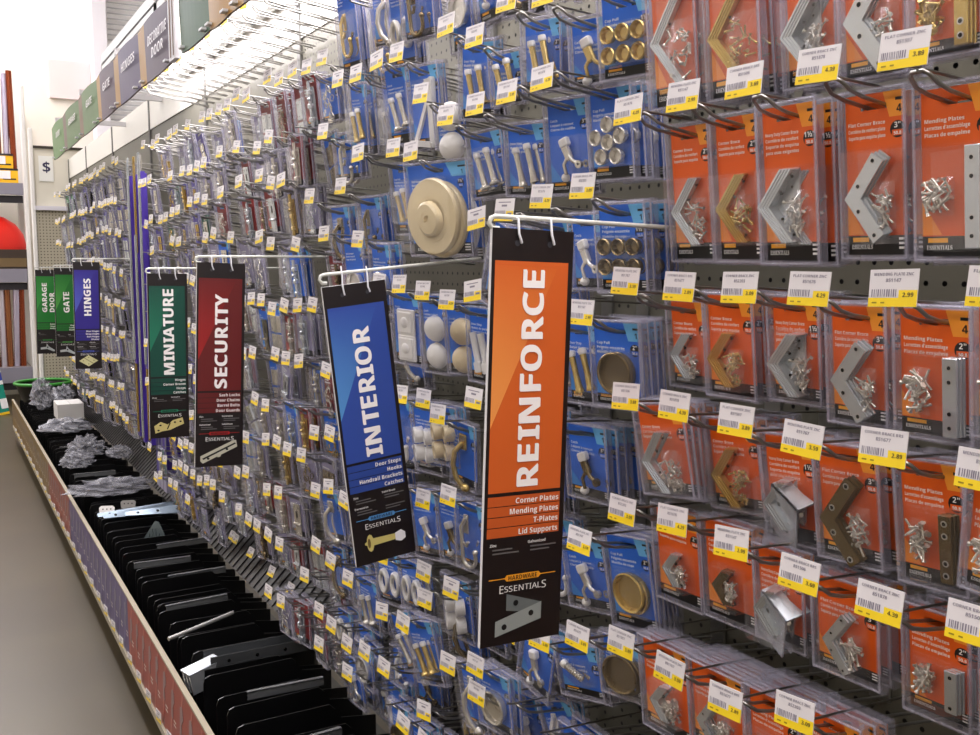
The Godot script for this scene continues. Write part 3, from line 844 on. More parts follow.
		"eggs", "squares":
			for i in 2:
				var q := mbf(fin)
				if type == "eggs": q.blob(Vector3(0, 0.026 - 0.054 * i, 0.0), Vector3(0.031, 0.0265, 0.019), 0.5, 5, 18)
				else:
					var y = 0.027 - 0.054 * i
					for e in [[0.027, 0.006], [0.022, 0.009]]: q.bbox(Vector3(-e[0], y - e[0], 0), Vector3(e[0], y + e[0], e[1]), 0.002)
					q.blob(Vector3(0, y, 0.008), Vector3(0.012, 0.012, 0.006), 0.5, 4, 12)
				out.append(["bumper", q, "plastic"])
		"tubes":
			for i in 2:
				var q := mbf(fin)
				q.tube([Vector3(-0.018 + 0.020 * i, 0.036, 0.008), Vector3(-0.006 + 0.020 * i, -0.018, 0.008)], 0.0065, 10)
				q.xf = place(Vector3(-0.005 + 0.020 * i, -0.026, 0.008), 0, 0, 12)
				q.bbox(Vector3(-0.009, -0.010, -0.006), Vector3(0.009, 0.010, 0.006), 0.002)
				out.append(["tube_stop", q, "plastic"])
		"bracket":
			k.prism(PackedVector2Array([Vector2(0.012, 0.065), Vector2(0.032, 0.065), Vector2(0.028, -0.062), Vector2(0.016, -0.062), Vector2(0.018, 0.05)]), 0.0, 0.012)
			k.prism(PackedVector2Array([Vector2(0.0, 0.055), Vector2(0.03, 0.068), Vector2(0.03, 0.06), Vector2(0.004, 0.048)]), 0.0, 0.012)
			k.prism(PackedVector2Array([Vector2(-0.036, -0.055), Vector2(0.022, -0.062), Vector2(0.022, -0.052), Vector2(-0.036, -0.044)]), 0.0, 0.016)
			k.prism(PackedVector2Array([Vector2(-0.034, -0.046), Vector2(-0.026, -0.048), Vector2(0.018, 0.03), Vector2(0.012, 0.034)]), 0.002, 0.008)
			out.append(["shelf_bracket", k, "plastic"])
		"shook":
			var p = []
			for i in 13:
				var a = PI * (1.0 + i / 12.0)
				p.append(Vector3(0.002 + cos(a) * 0.017, -0.026 + sin(a) * 0.017, 0.010))
			var path = [Vector3(-0.012, 0.046, 0.004), Vector3(-0.017, 0.03, 0.010)] + p + [Vector3(0.020, -0.012, 0.012)]
			k.tube(path, 0.0042, 7)
			k.blob(Vector3(0.020, -0.010, 0.012), Vector3(0.006, 0.006, 0.006), 0.0, 4, 8)
			k.bbox(Vector3(-0.019, 0.015, 0.0), Vector3(-0.007, 0.052, 0.003), 0.001)
			k.tube([Vector3(-0.015, 0.0, 0.008), Vector3(0.0, -0.002, 0.014), Vector3(0.006, 0.008, 0.016)], 0.0032, 6)
			out.append(["coat_hook", k, "metal" if fin != "white" else "plastic"])
		"rings":
			for i in 4:
				var q := mbf(fin)
				q.lathe([Vector2(0.010, 0.0), Vector2(0.0165, 0.0), Vector2(0.0165, 0.018), Vector2(0.010, 0.018), Vector2(0.0095, 0.004), Vector2(0.0001, 0.004)], Transform3D(Basis.from_euler(Vector3(0, -0.5, 0)), Vector3(-0.016 + 0.033 * (i % 2), 0.018 - 0.036 * int(i / 2), 0.0)), 16)
				out.append(["rubber_ring", q, "plastic"])
		"lever":
			k.bbox(Vector3(-0.012, 0.022, 0.0), Vector3(0.010, 0.052, 0.005), 0.002)
			k.tube([Vector3(0, 0.036, 0.004), Vector3(-0.008, 0.020, 0.016), Vector3(-0.012, -0.006, 0.018), Vector3(-0.006, -0.030, 0.016), Vector3(0.006, -0.046, 0.010)], 0.0055, 8)
			k.blob(Vector3(0.010, -0.048, 0.008), Vector3(0.012, 0.009, 0.008), 0.0, 5, 10)
			out.append(["handle", k, "metal"])
		"oval":
			for i in 2:
				var q := mbf(fin)
				q.xf = Transform3D(Basis().scaled(Vector3(0.62, 1.3, 1.0)), Vector3(-0.019 + 0.038 * i, 0, 0))
				q.lathe([Vector2(0.022, 0.0), Vector2(0.023, 0.008), Vector2(0.020, 0.011), Vector2(0.014, 0.010), Vector2(0.012, 0.003)], Transform3D.IDENTITY, 18)
				out.append(["finger_pull", q, "plastic"])
		"chain":
			for i in 12:
				var p = Vector3(sin(i * 1.9) * 0.017, 0.034 - 0.006 * i, 0.004 + 0.004 * (i % 2))
				var ring = []
				for j in 9: ring.append(p + Vector3(cos(TAU * j / 8) * 0.0055, sin(TAU * j / 8) * 0.0075, 0.002 * sin(TAU * j / 8 + i)))
				k.tube(ring, 0.0014, 4)
			k.bbox(Vector3(-0.010, -0.046, 0), Vector3(0.012, -0.034, 0.006), 0.001)
			out.append(["door_chain", k, "metal"])
		"bolt":
			k.bbox(Vector3(-0.013, -0.045, 0.0), Vector3(0.013, 0.045, 0.002), 0.0005)
			k.tube([Vector3(0, -0.05, 0.007), Vector3(0, 0.058, 0.007)], 0.0045, 8)
			for y in [-0.032, 0.0, 0.032]: k.bbox(Vector3(-0.009, y - 0.006, 0.002), Vector3(0.009, y + 0.006, 0.012), 0.002)
			k.blob(Vector3(0.006, 0.016, 0.014), Vector3(0.005, 0.005, 0.006), 0.0, 4, 8)
			holes(k, [Vector2(-0.009, 0.02), Vector2(-0.009, -0.02), Vector2(0.009, -0.02)], 0.0022, 0.0023)
			out.append(["barrel_bolt", k, "metal"])
		"hasp":
			k.bbox(Vector3(-0.016, -0.012, 0.0), Vector3(0.016, 0.045, 0.003), 0.0005)
			k.tube([Vector3(-0.016, -0.014, 0.004), Vector3(0.016, -0.014, 0.004)], 0.004, 8)
			k.bbox(Vector3(-0.014, -0.048, 0.0), Vector3(0.014, -0.016, 0.003), 0.0005)
			holes(k, [Vector2(-0.009, 0.035), Vector2(0.009, 0.035), Vector2(-0.008, -0.04), Vector2(0.008, -0.04)], 0.0024, 0.0033)
			k.paint(Color(0.05, 0.05, 0.05)); k.rect(-0.004, 0.004, 0.004, 0.024, 0.0034)
			out.append(["hasp", k, "metal"])
		"hinge", "mini_hinge":
			for i in 2:
				var q := mbf(fin)
				var s = 1.0 if type == "hinge" else 0.55
				var y = (0.027 - 0.054 * i) * s
				for f in [-1, 1]: q.bbox(Vector3(0.003 * f, y - 0.024 * s, 0.001), Vector3(0.030 * s * f, y + 0.024 * s, 0.003), 0.0005)
				for j in 5: q.tube([Vector3(0, y + (-0.024 + 0.0096 * j) * s, 0.003), Vector3(0, y + (-0.0150 + 0.0096 * j) * s, 0.003)], 0.0038 * s + 0.001, 7)
				holes(q, [Vector2(-0.02 * s, y + 0.015 * s), Vector2(-0.02 * s, y - 0.015 * s), Vector2(0.02 * s, y + 0.015 * s), Vector2(0.02 * s, y - 0.015 * s)], 0.0026 * s, 0.0033)
				out.append(["hinge", q, "metal"])
		"strap":
			k.prism(PackedVector2Array([Vector2(-0.010, -0.058), Vector2(0.010, -0.058), Vector2(0.016, 0.03), Vector2(-0.016, 0.03)]), 0.0, 0.003)
			k.tube([Vector3(-0.022, 0.034, 0.004), Vector3(0.022, 0.034, 0.004)], 0.005, 8)
			k.bbox(Vector3(-0.022, 0.038, 0.0), Vector3(0.022, 0.056, 0.003), 0.0005)
			holes(k, [Vector2(0, -0.048), Vector2(0, -0.02), Vector2(0, 0.015), Vector2(-0.014, 0.048), Vector2(0.014, 0.048)], 0.003, 0.0033)
			out.append(["strap_hinge", k, "metal"])
	return out

# ---------------------------------------------------------------- packs: printed card, clear shell, goods
const TITLES := {"orange": [["Corner Brace", "Cornière de renfort", "Soporte para esquina"], ["Heavy Duty Corner Brace", "Cornière de renfort", "Soporte de esquina", "para usos exigentes"], ["Flat Corner Brace", "Cornière de renfort plate", "Soporte para esquina plano"], ["Mending Plates", "Larrettes d'assemblage", "Placas de empalme"]], "blue": [["Cup Pull", "Poignée encastrée", "Manilla de copa"], ["Catch", "Loquet à ressort", "Cierre de rodillo"], ["Door Stop", "Butoir de porte", "Tope de puerta"], ["Wall Bumper", "Butoir mural", "Tope de pared"], ["Hook", "Crochet", "Gancho"]], "plain": [["Essentials", "Quincaillerie", "Herrajes"]]}

func card(theme: String, w: float, h: float, title: int) -> MB:
	var c = THEME[theme]
	var k := MB.new()
	var x0 = -w / 2; var x1 = w / 2; var y1 = 0.013; var y0 = y1 - h
	var sx = 0.017; var sy = 0.0035
	k.paint(c[0])                                                # face in strips round the hang slot
	k.rect(x0, sy, x1, y1, 0.0); k.rect(x0, -sy, -sx, sy, 0.0); k.rect(sx, -sy, x1, sy, 0.0)
	k.rect(x0, y0 + 0.017 * h / 0.14, x1, -sy, 0.0)
	k.paint(Color(0.045, 0.04, 0.04)); k.rect(x0, y0, x1, y0 + 0.017 * h / 0.14, 0.0)
	k.paint(Color(0.62, 0.58, 0.54)); k.rect(x0, sy, x1, y1, -0.0006); k.rect(x0, y0, x1, -sy, -0.0006)
	k.paint(c[1])
	k.prism(PackedVector2Array([Vector2(x0, y0 + 0.018 * h / 0.14), Vector2(x0 + 0.28 * w, y0 + 0.018 * h / 0.14), Vector2(x0, y0 + 0.34 * h)]), 0.0002, 0.0002)
	k.paint(c[2])
	k.prism(PackedVector2Array([Vector2(x1 - 0.36 * w, y1), Vector2(x1 - 0.26 * w, -0.013), Vector2(x1, -0.013), Vector2(x1, y1)]), 0.0002, 0.0002)
	# maker's name on the foot band
	var f = h / 0.14
	var foot = y0 + 0.003 * f
	k.paint(Color(0.95, 0.66, 0.14)); k.xf = Transform3D(Basis(), Vector3(0, 0, 0))
	k.rect(x0 + 0.08 * w, foot + 0.0085 * f, x0 + 0.36 * w, foot + 0.0125 * f, 0.0003)
	k.paint(Color(0.92, 0.92, 0.92))
	k.text("ESSENTIALS", serif, Vector3(x0 + 0.06 * w, foot + 0.0022 * f, 0.0003), 0.0040 * f, 0, 1.0, 8.0, 0.36 * w)
	for i in 3: k.rect(x1 - 0.14 * w, foot + (0.002 + 0.004 * i) * f, x1 - 0.05 * w, foot + (0.004 + 0.004 * i) * f, 0.0003)
	if theme in ["orange", "blue"]:
		k.paint(Color(0.05, 0.04, 0.04))                          # pack count and size disc
		k.text("4" if theme == "orange" else "1", bold, Vector3(x1 - 0.10 * w, -0.009, 0.0004), 0.008, 1, 1.0, 8.0)
		k.rect(x1 - 0.16 * w, 0.003, x1 - 0.04 * w, 0.006, 0.0004)
		k.disc(Vector3(x1 - 0.13 * w, -0.026, 0.0003), 0.0088, 14)
		k.paint(c[0]); k.rect(x1 - 0.13 * w - 0.0065, -0.0325, x1 - 0.13 * w + 0.0065, -0.0265, 0.0005)
		k.paint(Color(0.95, 0.94, 0.93))
		k.text(["2\"", "1½\"", "3\""][title % 3], bold, Vector3(x1 - 0.13 * w, -0.0245, 0.0006), 0.0058, 1, 1.0, 8.0)
		k.text("50.8", bold, Vector3(x1 - 0.13 * w, -0.0315, 0.0006), 0.0034, 1, 1.0, 8.0)
		var pool = TITLES[theme]
		var ls = pool[(title if theme == "orange" else title - 4) % pool.size()]
		k.paint(Color(0.96, 0.90, 0.86) if theme == "orange" else Color(0.88, 0.92, 0.97))
		for i in ls.size():
			var cap = 0.0038 if w < 0.1 else 0.0042
			k.text(ls[i], bold, Vector3(x0 + 0.05 * w, -0.019 - 0.0068 * i, 0.0003), cap, 0, 1.0, 8.0, minf(0.62 * w, ls[i].length() * cap * 0.78))
	else:
		k.paint(Color(0.85, 0.85, 0.87))
		for i in 3: k.rect(x0 + 0.06 * w, -0.02 - 0.007 * i, x0 + (0.5 - 0.08 * (i % 2)) * w, -0.0165 - 0.007 * i, 0.0003)
	return k

func shell(w: float, h: float, gw: float, gh: float, cy: float, deep: float) -> Array:
	# rim round the card with a folded edge, and the dome over the goods
	var k := MB.new()
	k.paint(Color(1, 1, 1, 0.5))
	var b = 0.0065
	var x0 = -w / 2 - b; var x1 = w / 2 + b; var y1 = 0.013 + b; var y0 = 0.013 - h - b
	k.box(Vector3(x0, y0, -0.004), Vector3(x0 + b + 0.001, y1, 0.006))
	k.box(Vector3(x1 - b - 0.001, y0, -0.004), Vector3(x1, y1, 0.006))
	k.box(Vector3(x0 + b, y1 - b, -0.004), Vector3(x1 - b, y1, 0.006))
	k.box(Vector3(x0 + b, y0, -0.004), Vector3(x1 - b, y0 + b, 0.006))
	k.paint(Color(1.0, 1.0, 1.0, 1.4))
	for s in [x0 + b * 0.5, x1 - b * 0.5]: k.tube([Vector3(s, y0 + 0.003, 0.007), Vector3(s, y1 - 0.003, 0.007)], 0.0016, 5)
	for s in [y0 + b * 0.5, y1 - b * 0.5]: k.tube([Vector3(x0 + 0.003, s, 0.007), Vector3(x1 - 0.003, s, 0.007)], 0.0016, 5)
	var d := MB.new()
	var a = [Vector2(-gw, -gh), Vector2(gw, -gh), Vector2(gw, gh), Vector2(-gw, gh)]
	for i in 4:
		var p = a[i]; var q = a[(i + 1) % 4]
		d.quad(Vector3(p.x, cy + p.y, 0.001), Vector3(q.x, cy + q.y, 0.001), Vector3(q.x * 0.9, cy + q.y * 0.93, deep), Vector3(p.x * 0.9, cy + p.y * 0.93, deep))
	d.quad(Vector3(-gw * 0.9, cy - gh * 0.93, deep), Vector3(gw * 0.9, cy - gh * 0.93, deep), Vector3(gw * 0.9, cy + gh * 0.93, deep), Vector3(-gw * 0.9, cy + gh * 0.93, deep))
	return [k, d]

func pack_parts(theme: String, type: String, fin: String, w: float, h: float, title: int) -> Array:
	# [[part name, mesh]], shared by every pack of the same make
	w = snappedf(w, 0.004); h = snappedf(h, 0.006)
	var key = "%s/%s/%s/%.3f/%.3f/%d" % [theme, type, fin, w, h, title]
	if cache.has(key): return cache[key]
	var out := []
	out.append(["card", card(theme, w, h, title).mesh(M.card_print)])
	var cy = 0.013 - h * (0.60 if type != "bigdisc" else 0.58)
	if type in ["brace", "brace_mid", "brace_wide", "brace_small", "heavy", "flat", "flat_small"]: cy = 0.013 - h * 0.64
	var goods = kit(type, fin, w, h)
	var lo = Vector3(9, 9, 9); var hi = -lo
	for g in goods:
		var off = Vector3(0, cy, 0.0015)
		for i in g[1].v.size():
			g[1].v[i] += off
			lo = lo.min(g[1].v[i]); hi = hi.max(g[1].v[i])
		out.append([g[0], g[1].mesh(M[g[2]])])
	var gw = clampf(maxf(absf(lo.x), hi.x) + 0.004, 0.015, w / 2)
	var gy0 = maxf(lo.y - 0.004, 0.015 - h); var gy1 = minf(hi.y + 0.004, -0.008)
	var s = shell(w, h, gw, (gy1 - gy0) / 2, (gy1 + gy0) / 2, hi.z + 0.003)
	var m = s[0].mesh(M.clear_rim)
	s[1].add_to(m, M.clear_pane)
	out.append(["clear_shell", m])
	cache[key] = out
	return out

func pack(called: String, label: String, group: String, theme: String, type: String, fin: String, w: float, h: float, title: int, at: Transform3D) -> Node3D:
	var o = thing(called, label, "package", Vector3.ZERO, group)
	o.transform = at
	for p in pack_parts(theme, type, fin, w, h, title): part(p[0], p[1], o)
	return o

func small_pack(theme: String, type: String, fin: String, w: float, h: float) -> ArrayMesh:
	# one mesh of several materials, for packs too far off to show their parts
	var key = "small/%s/%s/%s/%.2f" % [theme, type, fin, h]
	if cache.has(key): return cache[key]
	var m := ArrayMesh.new()
	card(theme, w, h, 0).add_to(m, M.card_print)
	for g in kit(type, fin, w, h):
		for i in g[1].v.size(): g[1].v[i] += Vector3(0, 0.013 - h * 0.55, 0.0015)
		g[1].add_to(m, M[g[2]])
	var s = shell(w, h, w * 0.4, h * 0.32, 0.013 - h * 0.55, 0.018)
	s[0].add_to(m, M.clear_rim)
	cache[key] = m
	return m

# ---------------------------------------------------------------- hooks and price tags
var hook_meshes := {}

func hook(label: String, at: Vector3, reach: float, group := "", simple := false) -> void:
	# at: the tip of the hook, where the packs' slot hangs; reach: from the board to the tip
	if hook_meshes.is_empty():
		var k := MB.new()
		k.paint(Color(0.58, 0.57, 0.55))
		var p = []                                               # flat U of wire, its nose bent up
		p.append(Vector3(-0.012, -0.035, -0.245)); p.append(Vector3(-0.012, -0.004, -0.03)); p.append(Vector3(-0.012, 0.001, -0.012)); p.append(Vector3(-0.010, 0.009, -0.001))
		p.append(Vector3(-0.006, 0.012, 0.003)); p.append(Vector3(0.006, 0.012, 0.003))
		p.append(Vector3(0.010, 0.009, -0.001)); p.append(Vector3(0.012, 0.001, -0.012)); p.append(Vector3(0.012, -0.004, -0.03)); p.append(Vector3(0.012, -0.035, -0.245))
		k.tube(p, 0.0023, 6)
		hook_meshes.loop = k.mesh(M.wire)
		k = MB.new()
		k.paint(Color(0.50, 0.48, 0.45))
		k.tube([Vector3(0, 0.0, -0.245), Vector3(0, 0.016, 0.012), Vector3(0, 0.018, 0.022)], 0.0017, 5)
		hook_meshes.wire = k.mesh(M.wire)
		k = MB.new()
		k.paint(Color(0.55, 0.55, 0.54))
		k.bbox(Vector3(-0.016, -0.044, -0.248), Vector3(0.016, 0.006, -0.243), 0.001)
		hook_meshes.plate = k.mesh(M.wire)
		var m := ArrayMesh.new()
		k = MB.new()
		k.paint(Color(0.58, 0.57, 0.55))
		for s in [-0.012, 0.012]: k.tube([Vector3(s, -0.035, -0.245), Vector3(s, 0.0, -0.012), Vector3(s * 0.5, 0.012, 0.003)], 0.0023, 4)
		k.tube([Vector3(0, 0.0, -0.245), Vector3(0, 0.018, 0.022)], 0.0017, 4)
		hook_meshes.simple = k.mesh(M.wire)
	var sc = reach / 0.245
	var at2 = Transform3D(Basis.from_scale(Vector3(1, 1, sc)), at)
	if simple:
		one("peg_hook", label, "hook", hook_meshes.simple, at2, group)
		return
	var o = thing("peg_hook", label, "hook", at, group)
	part("prong", hook_meshes.loop, o, Transform3D(Basis.from_scale(Vector3(1, 1, sc)), Vector3.ZERO))
	part("tag_wire", hook_meshes.wire, o, Transform3D(Basis.from_scale(Vector3(1, 1, sc)), Vector3.ZERO))
	part("back_plate", hook_meshes.plate, o, Transform3D(Basis(), Vector3(0, 0, 0.245 - reach)))

const PRICES := ["4.39", "3.89", "3.59", "2.89", "3.09", "4.29", "2.99", "3.69"]
const CODES := ["851878", "851597", "851767", "851677", "852203", "851676", "851147", "851506"]

func tag_mesh(i: int, plain: bool) -> ArrayMesh:
	var key = "tag/%d/%s" % [i, plain]
	if cache.has(key): return cache[key]
	var k := MB.new()
	var Wh = Color(0.87, 0.85, 0.86); var Ye = Color(0.96, 0.83, 0.14)
	var w = 0.0245; var h = 0.0175
	k.paint(Color(0.82, 0.80, 0.80)); k.box(Vector3(-w, -h, -0.0012), Vector3(w, h, -0.0001))
	k.paint(Wh); k.rect(-w, -0.002, w, h, 0.0); k.rect(-w, -h * 0.52, 0.006, -0.002, 0.0)
	k.paint(Ye); k.rect(0.006, -h * 0.52, w, -0.002, 0.0); k.rect(-w, -h, w, -h * 0.52, 0.0)
	k.paint(Color(0.50, 0.48, 0.54))
	var r := RandomNumberGenerator.new()
	r.seed = 900 + i
	var x = -w + 0.003
	while x < 0.003:
		var b = r.randf_range(0.0005, 0.0014)
		k.rect(x, -0.0082, x + b, -0.0012, 0.0003)
		x += b + r.randf_range(0.0005, 0.0016)
	if plain:
		k.rect(-0.016, 0.011, 0.016, 0.0125, 0.0003); k.rect(-0.007, 0.005, 0.007, 0.008, 0.0003); k.rect(0.010, -0.008, 0.021, -0.0045, 0.0003)
	else:
		k.text(["CORNER BRACE ZNC", "FLAT CORNER ZNC", "MENDING PLATE ZNC", "CORNER BRACE BRS"][i % 4], bold, Vector3(0, 0.0115, 0.0003), 0.0028, 1, 1.0, 8.0, 0.040)
		k.text(CODES[i % 8], bold, Vector3(0, 0.0055, 0.0003), 0.0034, 1, 1.0, 8.0)
		k.paint(Color(0.30, 0.25, 0.16))
		k.text(PRICES[i % 8], bold, Vector3(0.0155, -0.0085, 0.0003), 0.0042, 1, 1.0, 8.0)
		k.paint(Color(0.62, 0.52, 0.10)); k.rect(-w + 0.004, -h + 0.003, -w + 0.009, -h + 0.0045, 0.0003); k.rect(-w + 0.013, -h + 0.003, -w + 0.017, -h + 0.0045, 0.0003)
	var m = k.mesh(M.card_print)
	cache[key] = m
	return m

func price_tag(i: int, label: String, at: Vector3, roll: float, group := "", plain := false, pitch := -7.0) -> void:
	one("price_tag", label, "price tag", tag_mesh(i, plain), place(at, pitch, 6, roll), group)

# ---------------------------------------------------------------- hanging section signs
func section_sign(label: String, word: Array, items: Array, c: Color, tone: Color, pic: String, x: float, y: float, d: float, roll: float, sag: float, notes: Array, fit := 0.80, tall := 1.0) -> void:
	var W := 0.153; var H := 0.655
	var near = fit                                               # these hang out in front of the packs
	H *= tall
	x *= near; d *= near; y = 1.5 + (y - 1.5) * near; W *= near; H *= near; sag *= near
	var o = thing("section_sign", label, "sign")
	var face = Transform3D(Basis(Vector3(0, 0, -1), Vector3(0, 1, 0), Vector3(1, 0, 0)), Vector3(x, y, -d))
	o.transform = face * place(Vector3.ZERO, 0, 0, roll)
	var k := MB.new()
	k.paint(Color(0.88, 0.87, 0.88)); k.box(Vector3(-W / 2, -H, -0.006), Vector3(W / 2, 0, -0.0003))
	k.paint(Color(0.05, 0.045, 0.045)); k.rect(-W / 2, -H, W / 2, 0, 0)
	part("board", k.mesh(M.sign_print), o)
	k = MB.new()                                                  # printed panel with its pale wedge and the list below
	k.paint(c)
	k.rect(-0.46 * W, -0.625 * H, 0.44 * W, -0.075 * H, 0.0003)
	var p1 = Vector3(0.30 * W, -0.09 * H, 0.0005); var p2 = Vector3(-0.46 * W, -0.47 * H, 0.0005)
	var p0 = Vector3(-0.46 * W, -0.085 * H, 0.0005); var pm = Vector3(-0.46 * W, -0.30 * H, 0.0005); var pd = p1.lerp(p2, 0.5)
	k.shaded(p2, pd, pm, tone, c.lerp(tone, 0.55), c.lerp(tone, 0.7))
	k.shaded(pm, pd, p0, c.lerp(tone, 0.7), c.lerp(tone, 0.55), c.lerp(tone, 0.1))
	k.shaded(p0, pd, p1, c.lerp(tone, 0.1), c.lerp(tone, 0.55), c.lerp(tone, 0.05))
	var n = items.size()
	k.paint(c.darkened(0.06))
	for i in n: k.rect(-0.46 * W, (-0.632 - 0.0255 * (i + 1)) * H, 0.44 * W, (-0.634 - 0.0255 * i) * H, 0.0003)
	part("panel", k.mesh(M.sign_print), o)
	k = MB.new()
	k.paint(Color(0.95, 0.93, 0.92))
	for i in word.size():
		k.xf = place(Vector3((0.14 if word.size() == 1 else 0.02 + 0.34 * i) * W, (-0.612 if word[i].length() > 7 else -0.50) * H, 0.0009), 0, 0, 90)
		for e in [Vector3(0, 0, 0), Vector3(0.0007, 0.0005, 0.0002), Vector3(-0.0007, -0.0005, 0.0004)]: k.text(word[i], bold, e, (0.26 if word.size() == 1 else 0.22) * W, 0, 1.0, 2.0, minf(0.517, 0.0575 * word[i].length()) * H)
	part("lettering", k.mesh(M.sign_print), o)
	k = MB.new()
	k.paint(Color(0.93, 0.91, 0.90))
	for i in n: k.text(items[i], bold, Vector3(0.42 * W, (-0.6535 - 0.0255 * i) * H, 0.0008), 0.0073, 2, 1.0, 4.0)
	for i in notes.size():                                         # small notes in two columns
		var ax = (-0.42 + 0.47 * (i % 2)) * W; var ay = (-0.755 - 0.04 * int(i / 2)) * H
		k.paint(Color(0.85, 0.84, 0.83)); k.text(notes[i], bold, Vector3(ax, ay, 0.0005), 0.0038, 0, 1.0, 8.0)
		k.paint(Color(0.38, 0.37, 0.37))
		for j in 2: k.rect(ax + 0.004, ay - 0.0055 - 0.005 * j, ax + 0.034 + 0.01 * ((i + j) % 2), ay - 0.0035 - 0.005 * j, 0.0005)
	k.paint(tone if pic != "bracket" else Color(0.93, 0.62, 0.14))
	var oy = -0.836 * H
	k.prism(PackedVector2Array([Vector2(-0.20 * W, oy - 0.0042), Vector2(0.20 * W, oy - 0.0042), Vector2(0.23 * W, oy), Vector2(0.20 * W, oy + 0.0042), Vector2(-0.20 * W, oy + 0.0042), Vector2(-0.23 * W, oy)]), 0.0005, 0.0005)
	k.rect(-0.42 * W, oy - 0.0006, 0.42 * W, oy + 0.0006, 0.0004)
	k.paint(Color(0.05, 0.04, 0.04)); k.text("HARDWARE", bold, Vector3(0, oy - 0.0029, 0.0009), 0.0058, 1, 1.0, 6.0, 0.36 * W)
	k.paint(Color(0.90, 0.89, 0.88)); k.text("SSENTIAL", plain, Vector3(0.005 * W, oy - 0.0185, 0.0005), 0.0078, 1, 1.0, 4.0, 0.46 * W)
	k.text("E", plain, Vector3(-0.235 * W, oy - 0.0195, 0.0005), 0.0105, 2, 1.1, 4.0)
	k.text("S", plain, Vector3(0.245 * W, oy - 0.0195, 0.0005), 0.0105, 0, 1.1, 4.0)
	part("small_print", k.mesh(M.sign_print), o)
	k = MB.new()
	k.xf = Transform3D(Basis().scaled(Vector3(near, near, 1)), Vector3(0, -0.925 * H, 0.0006))
	match pic:
		"bracket":
			k.paint(Color(0.40, 0.42, 0.42)); k.prism(PackedVector2Array([Vector2(-0.03, 0.034), Vector2(0.038, 0.012), Vector2(0.038, -0.006), Vector2(-0.03, 0.006)]), 0, 0)
			k.paint(Color(0.56, 0.58, 0.57)); k.prism(PackedVector2Array([Vector2(-0.05, -0.010), Vector2(0.038, 0.013), Vector2(0.038, -0.016), Vector2(-0.05, -0.036)]), 0.0002, 0.0002)
			k.paint(Color(0.05, 0.05, 0.05))
			for p in [Vector2(-0.033, -0.021), Vector2(0.018, -0.004), Vector2(-0.012, 0.017)]: k.disc(Vector3(p.x, p.y, 0.0004), 0.005, 10)
		"stop":
			k.paint(Color(0.80, 0.74, 0.44)); k.prism(PackedVector2Array([Vector2(-0.05, 0.002), Vector2(-0.035, 0.01), Vector2(0.03, 0.008), Vector2(0.03, -0.006), Vector2(-0.035, -0.008), Vector2(-0.05, -0.002)]), 0, 0)
			k.disc(Vector3(-0.036, 0, 0.0001), 0.009, 12, 0.021)
			k.paint(Color(0.45, 0.38, 0.2)); k.disc(Vector3(-0.039, 0, 0.0003), 0.004, 10, 0.012)
			k.paint(Color(0.93, 0.92, 0.93)); k.prism(PackedVector2Array([Vector2(0.028, 0.009), Vector2(0.044, 0.014), Vector2(0.054, 0.006), Vector2(0.054, -0.008), Vector2(0.042, -0.014), Vector2(0.028, -0.009)]), 0.0002, 0.0002)
		"bolt":
			k.paint(Color(0.74, 0.73, 0.66)); k.prism(PackedVector2Array([Vector2(-0.06, -0.03), Vector2(-0.052, -0.038), Vector2(0.058, 0.012), Vector2(0.054, 0.034), Vector2(0.046, 0.034), Vector2(-0.06, -0.014)]), 0, 0)
			k.paint(Color(0.10, 0.10, 0.09)); k.prism(PackedVector2Array([Vector2(-0.055, -0.022), Vector2(-0.050, -0.026), Vector2(0.054, 0.022), Vector2(0.050, 0.026)]), 0.0002, 0.0002)
			for i in 3: k.disc(Vector3(-0.035 + 0.03 * i, -0.023 + 0.014 * i, 0.0003), 0.0045, 8, 0.0035)
			k.paint(Color(0.74, 0.73, 0.66)); k.disc(Vector3(-0.002, -0.012, 0.0004), 0.008, 10)
		"butterfly":
			k.paint(Color(0.80, 0.74, 0.48)); k.prism(PackedVector2Array([Vector2(-0.056, -0.03), Vector2(-0.06, 0.0), Vector2(-0.035, 0.016), Vector2(-0.008, 0.004), Vector2(0.012, 0.020), Vector2(0.05, 0.030), Vector2(0.056, 0.004), Vector2(0.03, -0.006), Vector2(0.002, -0.018), Vector2(-0.03, -0.022)]), 0, 0)
			k.paint(Color(0.06, 0.05, 0.04))
			for p in [Vector2(-0.044, -0.018), Vector2(-0.036, 0.002), Vector2(0.02, 0.012), Vector2(0.042, 0.014)]: k.disc(Vector3(p.x, p.y, 0.0003), 0.005, 8, 0.0035)
			k.prism(PackedVector2Array([Vector2(-0.012, -0.014), Vector2(-0.008, -0.016), Vector2(0.004, 0.010), Vector2(0.0, 0.012)]), 0.0003, 0.0003)
		"diamond":
			k.paint(Color(0.80, 0.78, 0.58)); k.prism(PackedVector2Array([Vector2(-0.055, 0.0), Vector2(0.0, -0.035), Vector2(0.055, 0.0), Vector2(0.0, 0.035)]), 0, 0)
			k.paint(Color(0.45, 0.43, 0.3)); k.prism(PackedVector2Array([Vector2(-0.028, 0.018), Vector2(-0.025, 0.020), Vector2(0.029, -0.016), Vector2(0.026, -0.018)]), 0.0002, 0.0002)
			for p in [Vector2(-0.03, 0), Vector2(0.0, -0.02), Vector2(0.03, 0.002), Vector2(0.0, 0.022)]: k.disc(Vector3(p.x, p.y, 0.0003), 0.004, 8, 0.003)
